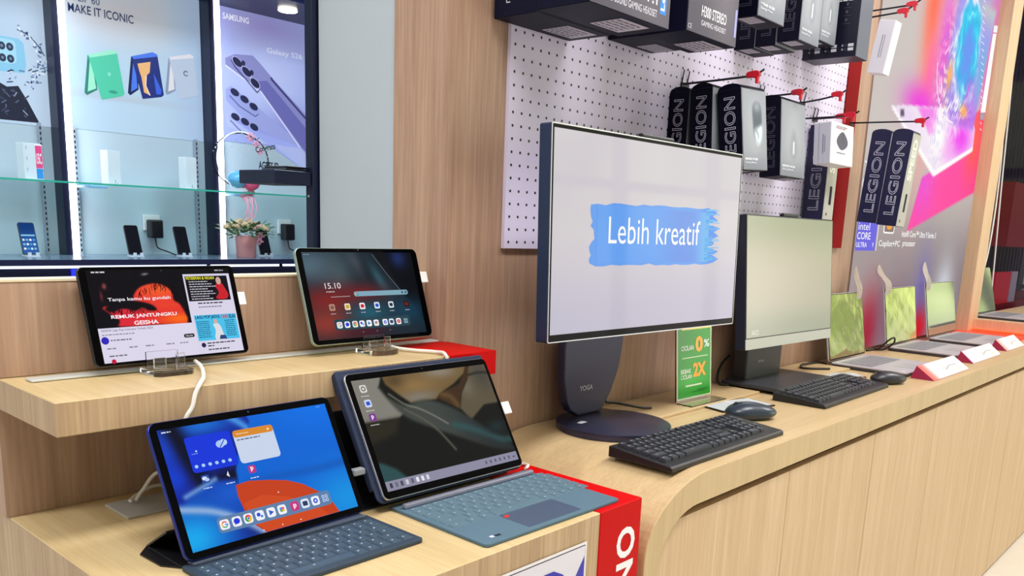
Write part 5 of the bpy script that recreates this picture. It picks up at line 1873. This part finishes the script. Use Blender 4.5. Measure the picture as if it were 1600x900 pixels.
# ================================================================== laptops with film-covered screens
def laptop(label, loc, rz, w_, d_, h_, tilt, film, group=None, tab=None):
    t = thing('laptop', label, 'laptop', loc, rz)
    g = G()
    g.plate(w_, d_, .0045, .010, .0105, 0, -d_ / 2, edge=.001)
    base = g.build('base', LAPTOP, t)
    g = G()
    g.plate(w_ - .003, d_ - .003, .0084, .009, .0020, 0, -d_ / 2, edge=.001)
    g.build('underbody', plain('laptop_underbody', '3A3844', .4) if 'laptop_underbody' not in bpy.data.materials else bpy.data.materials['laptop_underbody'], t)
    g = G()
    for x_ in (-w_ / 2 + .03, w_ / 2 - .03):
        for y_ in (-.02, -d_ + .02):
            g.box(x_ - .012, x_ + .012, y_ - .004, y_ + .004, .0003, .0021)
    g.build('rubber_foot', BLACK, base)
    G().box(-w_ * .42, w_ * .42, -d_ * .52, -.022, .0151, .0156).build('keyboard_well', LAPKEY, t)
    g = G()
    for r_ in range(5):
        for k in range(14):
            x_ = -w_ * .41 + k * w_ * .82 / 14
            y_ = -.03 - r_ * .0195
            g.box(x_ + .001, x_ + w_ * .82 / 14 - .001, y_ - .0175, y_ - .001, .0157, .0166)
    o = g.build('keys', plain('laptop_keycap', '8A8892', .5) if 'laptop_keycap' not in bpy.data.materials else bpy.data.materials['laptop_keycap'], t)
    G().plate(.105, .065, .0005, .003, .0150, 0, -d_ + .048).build('trackpad', plain('laptop_pad', 'A8A6AE', .35) if 'laptop_pad' not in bpy.data.materials else bpy.data.materials['laptop_pad'], t)
    a = Art(.0002)
    a.rect(0, 0, .018, .012, 'D6D4DC', 1)
    a.rect(.022, 0, .036, .010, 'C4C2CC', 1)
    a.build('sticker', PRINT, t, Matrix.Translation((-w_ / 2 + .012, -d_ + .012, .0152)))
    Mx = lean(tilt, 0, .004, .017)
    lid = G().plate(w_, h_, .006, .008, -.006, 0, h_ / 2, edge=.0015, M=Mx).build('lid', LAPTOP, t)
    G().plate(w_ - .004, h_ - .004, .0006, .006, 0, 0, h_ / 2, M=Mx).build('bezel', GLOSSB, t)
    # protective film, slightly wavy
    b = bmesh.new()
    nx, ny = 26, 18
    rn = random.Random(int(w_ * 1000) + int(loc[0] * 100))
    ph = [rn.uniform(0, 6) for _ in range(4)]
    vs = [[b.verts.new(((i / nx - .5) * (w_ - .012), .006 + j / ny * (h_ - .010), .0016 + (.00022 * math.sin(i * .7 + ph[0]) * math.sin(j * .9 + i * .2 + ph[1]) * (1.6 - j / ny) + .0002 * math.sin(i * .31 + j * .53 + ph[2]) if film is FILM else 0))) for i in range(nx + 1)] for j in range(ny + 1)]
    for j in range(ny):
        for i in range(nx):
            b.faces.new((vs[j][i], vs[j][i + 1], vs[j + 1][i + 1], vs[j + 1][i]))
    g = G()
    g.merge(b, Mx, True)
    g.build('screen_film', film, t)
    if tab:
        g = G()
        x_, lean_, cl = tab
        tw = cl
        out = [(x_ - tw * .4, h_ - .03), (x_ + tw * .4, h_ - .03), (x_ + tw * .55, h_ + .02), (x_ + lean_ + tw * .42, h_ + .06), (x_ + lean_ * 1.3 + tw * .1, h_ + .088), (x_ + lean_ * 1.3 - tw * .25, h_ + .085), (x_ + lean_ - tw * .45, h_ + .06), (x_ - tw * .55, h_ + .02)]
        b = bmesh.new()
        lp = loop2(out, 5)
        n_ = len(lp)
        ctr = [b.verts.new((p_[0], p_[1], .0035 + .004 * math.sin(p_[1] * 60))) for p_ in lp]
        mid = b.verts.new((x_ + lean_ * .4, h_ + .03, .012))
        for i in range(n_):
            b.faces.new((ctr[i], ctr[(i + 1) % n_], mid))
        r_ = bmesh.ops.solidify(b, geom=b.faces[:], thickness=.0012)
        g.merge(b, Mx, True)
        g.build('film_tab', FILMTAB, t)
    return t
laptop('grey laptop nearest the computers, screen covered in film tinted like reflected trees', (2.935, 1.095, .9400), R_(0), .325, .250, .225, R_(10), FILM, tab=(.125, -.006, .046))
laptop('grey laptop with screen film tinted like reflected trees, second along the counter', (3.575, 1.122, .9400), R_(0), .365, .255, .225, R_(9), FILM, tab=(-.155, -.06, .062))
laptop('grey laptop with a mirror-like screen beside the red strip, third along the counter', (4.095, 1.115, .9400), R_(0), .42, .255, .235, R_(10), FILMC, tab=(-.185, -.02, .062))
laptop('grey laptop with a mirror-like screen standing on the raised platform', (4.86, 1.13, .9978), R_(-2), .36, .250, .235, R_(15), FILMC, tab=(-.155, -.01, .04))
def tent(label, x0, x1, y0, y1, h_, mat_face):
    t = thing('tent_card', label, 'card', ((x0 + x1) / 2, (y0 + y1) / 2, .9403))
    w_, d_ = x1 - x0, y1 - y0
    g = G()
    tri = [(-d_ / 2, 0), (d_ / 2, 0), (d_ * .30, h_)]
    Mx = Matrix(((0, 0, 1, -w_ / 2), (1, 0, 0, 0), (0, 1, 0, 0), (0, 0, 0, 1)))
    g.prism(tri, 0, w_, Mx)
    g.build('card_body', plain('magenta_card', 'A2204E', .4) if 'magenta_card' not in bpy.data.materials else bpy.data.materials['magenta_card'], t)
    a = Art(.0004)
    L_ = math.hypot(d_ * .8, h_)
    def fc(X, Y):
        c = flat(X, 'F2EEF2')
        c = mixc(c, mat_face, 1 - ss(.05, .22, X))
        c = mixc(c, 'B9B4BC', blob(X + .3 * Y, Y, .65, .5, .12, .2) * .5)
        c = mixc(c, 'C9C4C0', blob(X - .2 * Y, Y, .75, .2, .10, .15) * .6)
        return c
    a.grid(-w_ / 2 + .002, .001, w_ / 2 - .002, L_ - .001, 24, 8, fc, 1)
    a.line([(-w_ * .02, L_ * .35), (w_ * .15, L_ * .55), (w_ * .32, L_ * .50)], .003, 'A8A4AE', 2)
    ang = math.atan2(h_, d_ * .8)
    a.build('print', PRINTG, t, Matrix.Translation((0, -d_ / 2, 0)) @ Matrix.Rotation(ang, 4, 'X'))
    return t
tent('white tent card in front of the laptop nearest the computers', 2.785, 3.175, .765, .838, .040, 'F0706A')
tent('white tent card in front of the second laptop on the counter', 3.325, 3.72, .790, .850, .040, 'E9D4EC')
tent('crumpled pale tent card in front of the third laptop, beside the red strip', 3.85, 4.16, .798, .860, .042, 'D8A8A8')
# ================================================================== goods hanging on the pegboard
_hookn = [0]
HOOK = []
def hook(x, z, y_tip, label, rise=.01):
    t = thing('display_hook', label, 'hook', (x, 1.175, z), 0, 'wire hooks with red ends on the pegboard')
    Ln = 1.175 - y_tip
    g = G()
    g.tube([(0, 0, 0), (0, -Ln * .5, rise * .4), (0, -Ln, rise)], .0026, 6)
    g.tube([(0, -Ln, rise), (0, -Ln - .02, rise + .012)], .0024, 6)
    g.build('rod', CHROME, t)
    g = G()
    for s_ in (-1, 1):
        g.tube([(s_ * .012, .0, -.004), (s_ * .012, -.006, .03), (s_ * .010, .0, .034)], .0016, 6)
    g.box(-.016, .016, -.005, .0, -.008, .002)
    g.build('back_bracket', CHROME, t)
    g = G()
    Mx = Matrix.Translation((0, -Ln + .004, rise + .002))
    g.prism(loop2([(-.007, -.012), (.002, -.015), (.009, -.006), (.006, .006), (.006, .016), (-.004, .018), (-.008, .004)], 3), -.006, .006, Mx @ Matrix.Rotation(PI / 2, 4, 'Y'), edge=.0015)
    g.box(-.005, .005, -.012, -.005, -.020, -.002, bev=.002, M=Mx)
    g.build('red_end', REDPL, t)
    return t

def carton(label, x0, x1, y0, y1, z0, z1, tilt=0., roll=0., yaw=0., mats=None, spine=None, front=None, domed=False, sticker=True, group=None, name='product_box', cat='box'):
    """hanging carton: hung from its top centre; spine art on the left side, front art on the face towards the shop"""
    cx, cy = (x0 + x1) / 2, (y0 + y1) / 2
    w_, d_, h_ = x1 - x0, y1 - y0, z1 - z0
    t = thing(name, label, cat, (cx, cy, z1), 0, group)
    t.rotation_euler = (tilt, roll, yaw)
    side, face = mats or (BOXB, BOXG)
    g = G()
    g.box(-w_ / 2, w_ / 2, -d_ / 2, d_ / 2, -h_, 0, bev=.0012, seg=1)
    g.mat(0)
    if domed:
        pts = [(-d_ / 2 + .001, -.001)] + [(-d_ / 2 * math.cos(R_(a_)) * .98, .012 * math.sin(R_(a_))) for a_ in range(15, 166, 15)] + [(d_ / 2 - .001, -.001)]
        Mx = Matrix(((0, 0, 1, -w_ / 2 + .002), (1, 0, 0, 0), (0, 1, 0, 0), (0, 0, 0, 1)))
        g.prism(pts[::-1], 0, w_ - .004, Mx)
    g.build('carton', side, t)
    G().box(-w_ / 2 + .0008, w_ / 2 - .0008, -d_ / 2 - .0006, -d_ / 2 + .0002, -h_ + .001, -.001).build('front_face', face, t)
    Msp = Matrix(((0, 0, -1, -w_ / 2 - .0004), (-1, 0, 0, d_ / 2), (0, 1, 0, -h_), (0, 0, 0, 1)))
    Mfr = Matrix.Translation((-w_ / 2, -d_ / 2 - .0010, -h_)) @ Matrix.Rotation(PI / 2, 4, 'X')
    if spine:
        spine(t, Msp, d_, h_)
    if front:
        front(t, Mfr, w_, h_)
    if sticker:
        a = Art(.0003)
        W2, D2 = min(w_ * .45, .09), d_ * .62
        a.rect(0, 0, W2, D2, 'C9C6D6', 1)
        for k in range(5):
            a.scribble(.004, .006 + k * D2 / 5.6, W2 * .8, D2 / 9, '5E5A70', 2)
        a.build('barcode_label', PRINT, t, Matrix.Translation((w_ * .0 if w_ > .15 else -w_ * .45, -d_ * .32 + D2, -h_ - .0004)) @ Matrix.Rotation(PI, 4, 'X'))
    return t

OUTL = plain('outline_print', 'C9C8DC', .4)
OUTD = plain('outline_print_dim', '4A4A58', .35)
def legion_spine(mat=None, lo=.12, hi=.90, lw=.0012, part=None):
    def f(t, M, d_, h_):
        g = G()
        s_ = part or 'LEGION'
        outline_text(g, s_, d_ * .74, h_ * lo, h_ * (hi - lo), d_ * .46, lw, Matrix.Translation((0, 0, 0)), R_(90))
        g.build('lettering', mat or OUTL, t, M @ Matrix.Translation((0, 0, .0004)))
    return f
def mouse_front(kind):
    def f(t, M, w_, h_):
        a = Art(.0003)
        def bgf(X, Y):
            c = flat(X, '8E939B')
            c = mixc(c, 'A3A8AE', blob(X, Y, .5, .55, .4, .4))
            c = mixc(c, '7E838C', 1 - ss(0, .25, Y))
            return c
        if kind == 'mouse':
            def full(X, Y):
                c = bgf(X, Y)
                c = mixc(c, '565E69', pm(X, Y, [(.42, .80), (.60, .86), (.78, .80), (.80, .55), (.76, .40), (.62, .34), (.48, .40), (.42, .60)], .03, 3, .63))
                c = mixc(c, '9AA2A8', blob(X, Y, .60, .80, .16, .07) * .8)
                c = mixc(c, 'D2E2E8', pm(X, Y, [(.50, .50), (.66, .54), (.80, .56), (.78, .42), (.64, .32), (.52, .38)], .05, 3, .63))
                c = mixc(c, '6C7C86', streak(X, Y, [(.56, .50), (.64, .44), (.66, .36)], .02, 5, .63) * .8)
                c = mixc(c, 'F2FAFC', streak(X, Y, [(.74, .52), (.74, .44), (.68, .37)], .025, 5, .63))
                return c
        else:
            def full(X, Y):
                c = bgf(X, Y)
                c = mixc(c, '9DA3AA', blob(X, Y, .52, .45, .22, .18))
                c = mixc(c, '747A84', pm(X, Y, [(.40, .40), (.52, .62), (.66, .40), (.60, .26), (.46, .26)], .08, 3, .63) * .5)
                c = mixc(c, 'DCE2E8', streak(X, Y, [(.52, .32), (.525, .46)], .02, 3, .63))
                return c
        a.grid(.002, .002, w_ - .002, h_ - .002, 36, 56, full, 1)
        a.text('M300 RGB', w_ * .08, h_ * .125, w_ * .50, h_ * .030, 'E9ECF2', 4, bold=.02)
        a.text('Gaming Mouse', w_ * .08, h_ * .080, w_ * .44, h_ * .030, 'DCE0E8', 4, bold=.01)
        a.build('print', PRINT, t, M)
    return f
# three boxes on the middle hook
hook(1.865, 1.716, .985, 'wire hook carrying the three stacked boxes above the large screen', .006)
grp = 'black gaming mouse boxes on the pegboard'
carton('black mouse box with a grey front showing a mouse, frontmost of three', 1.813, 1.933, .992, 1.052, 1.508, 1.690, tilt=R_(-6), roll=R_(-3), spine=legion_spine(), front=mouse_front('mouse'), domed=True, group=grp)
carton('black mouse box with outlined lettering, middle of the three on one hook', 1.802, 1.922, 1.058, 1.116, 1.508, 1.692, tilt=R_(-4), spine=legion_spine(), domed=True, sticker=False, group=grp)
carton('black mouse box with outlined lettering, nearest the board of the three', 1.804, 1.924, 1.119, 1.175, 1.508, 1.688, tilt=R_(2) * 0, spine=legion_spine(), domed=True, sticker=False, group=grp)
# grey box on the next hook
hook(2.26, 1.738, 1.060, 'wire hook carrying the grey mouse box right of the three stacked boxes', .004)
carton('black and grey mouse box alone on its hook, with dim side lettering', 2.180, 2.332, 1.072, 1.132, 1.518, 1.716, tilt=R_(-5), spine=legion_spine(OUTD), front=mouse_front('dim'), domed=True, group=grp)
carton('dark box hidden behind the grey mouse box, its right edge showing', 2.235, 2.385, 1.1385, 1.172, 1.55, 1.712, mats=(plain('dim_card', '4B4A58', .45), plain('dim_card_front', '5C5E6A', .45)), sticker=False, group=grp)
# empty hook
hook(2.527, 1.757, 1.062, 'empty wire hook with a hanging red end left of the dark red border', .016)
# blister pack with a white front
hook(2.535, 1.712, 1.020, 'wire hook with a red end carrying the white mouse pack', .002)
def white_spine(t, M, d_, h_):
    a = Art(.0003)
    a.rect(.001, .001, d_ - .001, h_ - .004, 'C4C4D4', 1)
    a.line([(d_ * .30, h_ * .02), (d_ * .30, h_ * .98)], .0012, '7C7C8C', 2)
    a.line([(d_ * .55, h_ * .25), (d_ * .55, h_ * .70)], .003, '8A8A9C', 2)
    a.line([(d_ * .66, h_ * .28), (d_ * .66, h_ * .66)], .003, '9A9AAC', 2)
    a.build('print', PRINT, t, M)
def white_front(t, M, w_, h_):
    a = Art(.0003)
    a.poly(loop2([(w_ * .50, h_ * .80), (w_ * .72, h_ * .62), (w_ * .70, h_ * .46), (w_ * .46, h_ * .36), (w_ * .26, h_ * .50), (w_ * .28, h_ * .66)], 4), '5A5A66', 1)
    a.line([(w_ * .5, h_ * .78), (w_ * .5, h_ * .56)], .002, '44444E', 2)
    a.scribble(w_ * .2, h_ * .90, w_ * .5, .004, '8A8A9A', 1)
    a.scribble(w_ * .2, h_ * .86, w_ * .4, .004, 'B06A7A', 1)
    a.scribble(w_ * .25, h_ * .27, w_ * .4, .004, '5A5A66', 1)
    a.build('print', PRINT, t, M)
carton('white mouse pack showing a dark mouse, hanging left of the red border', 2.450, 2.615, 1.043, 1.094, 1.573, 1.690, tilt=R_(-4), mats=(BOXW, BOXW), spine=white_spine, front=white_front, sticker=False, group='white packs on the pegboard')
def speed_front(txt):
    def f(t, M, w_, h_):
        a = Art(.0003)
        a.rect(.001, .001, w_ - .001, h_ - .001, 'B4B4AA', 1)
        a.text(txt, w_ * .72, h_ * .50, h_ * .44, w_ * .52, 'F0F0E0', 2, bold=.03, rot=R_(90))
        a.rr(w_ * .42, h_ * .16, w_ * .66, h_ * .36, .004, '1B1B22', 2)
        a.ell(w_ * .3, h_ * .06, .005, .005, '5A2A30', 2)
        a.build('print', PRINT, t, M)
    return f
NAVYC = plain('navy_card', '10123A', .4)
hook(2.627, 1.722, 1.085, 'wire hook half hidden behind the white mouse pack', .002)
carton('single navy box with outlined lettering, its upper part hidden by the white mouse pack', 2.59, 2.665, 1.100, 1.168, 1.418, 1.700, mats=(NAVYC, BOXW), spine=legion_spine(lo=.10, hi=.93, lw=.0016), front=speed_front('SPEED'), sticker=False, group='navy boxes with outlined lettering')
# pair on the long hook in front of the poster
hook(2.915, 1.742, .945, 'long wire hook with a red end carrying the pair of navy boxes', -.004)
carton('navy box with outlined lettering on the long hook, the one nearer the viewer', 2.885, 2.960, .956, 1.020, 1.410, 1.702, tilt=R_(3.5), roll=R_(1), mats=(NAVYC, BOXW), spine=legion_spine(lw=.0017), front=speed_front('SPEED'), sticker=False, domed=True, group='navy boxes with outlined lettering')
carton('navy box with outlined lettering on the long hook, the one behind', 2.885, 2.960, 1.023, 1.088, 1.418, 1.704, tilt=R_(3.5), mats=(NAVYC, BOXW), spine=legion_spine(lw=.0017), front=speed_front('SPEED'), sticker=False, domed=True, group='navy boxes with outlined lettering')
# top row
grp2 = 'headset boxes along the top of the pegboard'
def hs_front(l1, l2, x1, zz, stripe, h1):
    def f(t, M, w_, h_):
        a = Art(.0003)
        def bgf(X, Y):
            c = flat(X, '4E4B56')
            return mixc(c, '6C6770', blob(X, Y, .75, .4, .4, .5))
        a.grid(.001, .001, w_ - .001, h_ - .001, 8, 8, bgf, 1)
        a.text(l1, w_ * x1[0], zz, w_ * (x1[1] - x1[0]), h1, 'E6E4EC', 2, bold=.012)
        a.text(l2, w_ * x1[0] + .001, zz - h1 * .80, w_ * (x1[1] - x1[0]), h1 * .48, 'CFCDD8', 2, bold=.008)
        if stripe:
            a.rect(w_ - .034, .022, w_ - .014, .15, '3C86DE', 2)
            a.text('Lenovo', w_ - .019, .028, .085, .013, 'EAF2FF', 3, bold=.02, rot=R_(90))
        else:
            a.rect(w_ - .012, .02, w_ - .004, .075, '9FA2DC', 2)
            a.line([(w_ * .62, .08), (w_ * .67, .115), (w_ * .66, .118), (w_ * .58, .118)], .002, '3A3840', 2)
            a.text('CE', .004, .006, .014, .009, 'C9C7D2', 2)
        a.build('print', PRINT, t, M)
    return f
def dark_spine(t, M, d_, h_):
    a = Art(.0003)
    a.line([(d_ * .30, .034), (d_ * .30, .024), (d_ * .38, .024)], .0018, 'C8C8D4', 1)
    a.build('print', PRINT, t, M)
DKC = plain('blue_black_card', '0D0F26', .5, spec=.12)
carton('dark headset box nearest the board at the top left, behind the blue-striped one', 1.195, 1.415, 1.066, 1.172, 1.734, 2.0, mats=(DKC, BOXD), spine=dark_spine, group=grp2)
carton('dark headset box with a blue stripe at the top left of the pegboard, in front', 1.190, 1.432, .946, 1.062, 1.735, 2.0, mats=(DKC, BOXD), front=hs_front('H500 PRO 7.1', 'SURROUND SOUND GAMING HEADSET', (.02, .82), .034, True, .026), group=grp2)
carton('dark headset box nearest the board behind the grey-faced headset box', 1.545, 1.712, 1.091, 1.172, 1.76, 2.0, mats=(DKC, BOXD), group=grp2)
carton('grey-faced headset box with white lettering right of the blue-striped box', 1.535, 1.735, .972, 1.087, 1.757, 2.0, mats=(DKC, BOXD), front=hs_front('H300 STEREO', 'GAMING HEADSET', (.26, .76), .036, False, .021), group=grp2)
carton('grey-fronted mouse box highest in the top row, right of the headset boxes', 1.780, 1.908, .950, 1.012, 1.830, 2.02, spine=legion_spine(OUTD), front=mouse_front('dim'), group=grp2)
carton('mouse box in the top row nearest the board, only its black side showing', 2.090, 2.205, 1.116, 1.174, 1.832, 2.04, spine=legion_spine(OUTD), group=grp2)
carton('black mouse box in the top row, second from the board', 2.090, 2.205, 1.058, 1.114, 1.834, 2.04, spine=legion_spine(OUTD), group=grp2)
carton('pale grey-fronted mouse box in the top row, front of three', 2.090, 2.206, .997, 1.055, 1.840, 2.04, spine=legion_spine(OUTD), front=mouse_front('dim'), group=grp2)
carton('grey mouse box half hidden behind the pale-fronted one in the top row', 2.36, 2.47, 1.067, 1.130, 1.895, 2.08, spine=legion_spine(OUTD), front=mouse_front('dim'), group=grp2)
def big_spine(t, M, d_, h_):
    a = Art(.0003)
    for k in range(3):
        x_ = d_ * (.10 + .31 * k)
        for r_ in range(2):
            a.ell(x_ + .004, .020 + r_ * .011, .0028, .0028, '9A9AA8', 1)
            a.ring(x_ + .013, .020 + r_ * .011, .003, .0012, '7A7A88', 1)
            a.rect(x_ + .020, .016 + r_ * .011, x_ + .036, .024 + r_ * .011, 'D0D0DC', 1)
    for k in range(3):
        a.ell(d_ * .76, .10 + k * .021, .004, .0045, '50505E', 1)
        a.scribble(d_ * .70, .089 + k * .021, .022, .003, '50505E', 1)
    a.scribble(d_ * .42, .150, d_ * .45, .006, 'D8D8E2', 1)
    a.build('print', PRINT, t, M)
carton('big navy-black box with spec icons on its side at the top right', 2.500, 2.590, 1.016, 1.174, 1.872, 2.06, mats=(plain('ink_card', '0D0F26', .4), plain('steel_card', '5A6070', .35)), spine=big_spine, sticker=False, group=grp2)
hook(2.76, 2.030, .985, 'wire hook carrying the small white box at the top right', .008)
def sw_spine(t, M, d_, h_):
    a = Art(.0003)
    a.rect(.001, .001, d_ - .001, h_ - .001, 'D8D6E0', 1)
    a.line([(d_ * .45, h_ * .3), (d_ * .45, h_ * .72)], .0025, '8A8894', 2)
    a.line([(d_ * .58, h_ * .3), (d_ * .58, h_ * .72)], .0025, '9A98A4', 2)
    a.build('print', PRINT, t, M)
carton('small white box hanging tilted at the top right in front of the poster', 2.725, 2.775, .995, 1.045, 1.860, 2.012, tilt=R_(8), mats=(BOXW, BOXW), spine=sw_spine, sticker=False, group='white packs on the pegboard')
hook(2.9, 2.085, 1.01, 'wire hook with a red end cut off by the top of the picture', .004)

# ceiling fixtures of the panel lights, the fourth for the added one
for i, (x, y) in enumerate(((.2, .05), (2.0, .05), (4.2, .05), (-1.2, 1.6), (1.3, 3.2), (2.6, 3.2))):
    t = thing('ceiling_light', 'square white ceiling light panel over the shop floor', 'lamp', (x, y, 3.2), 0, 'ceiling light panels')
    G().box(-.62, .62, -.28, .28, -.05, -.0005, bev=.004).build('frame', WHITE, t)
bpy.context.view_layer.update()
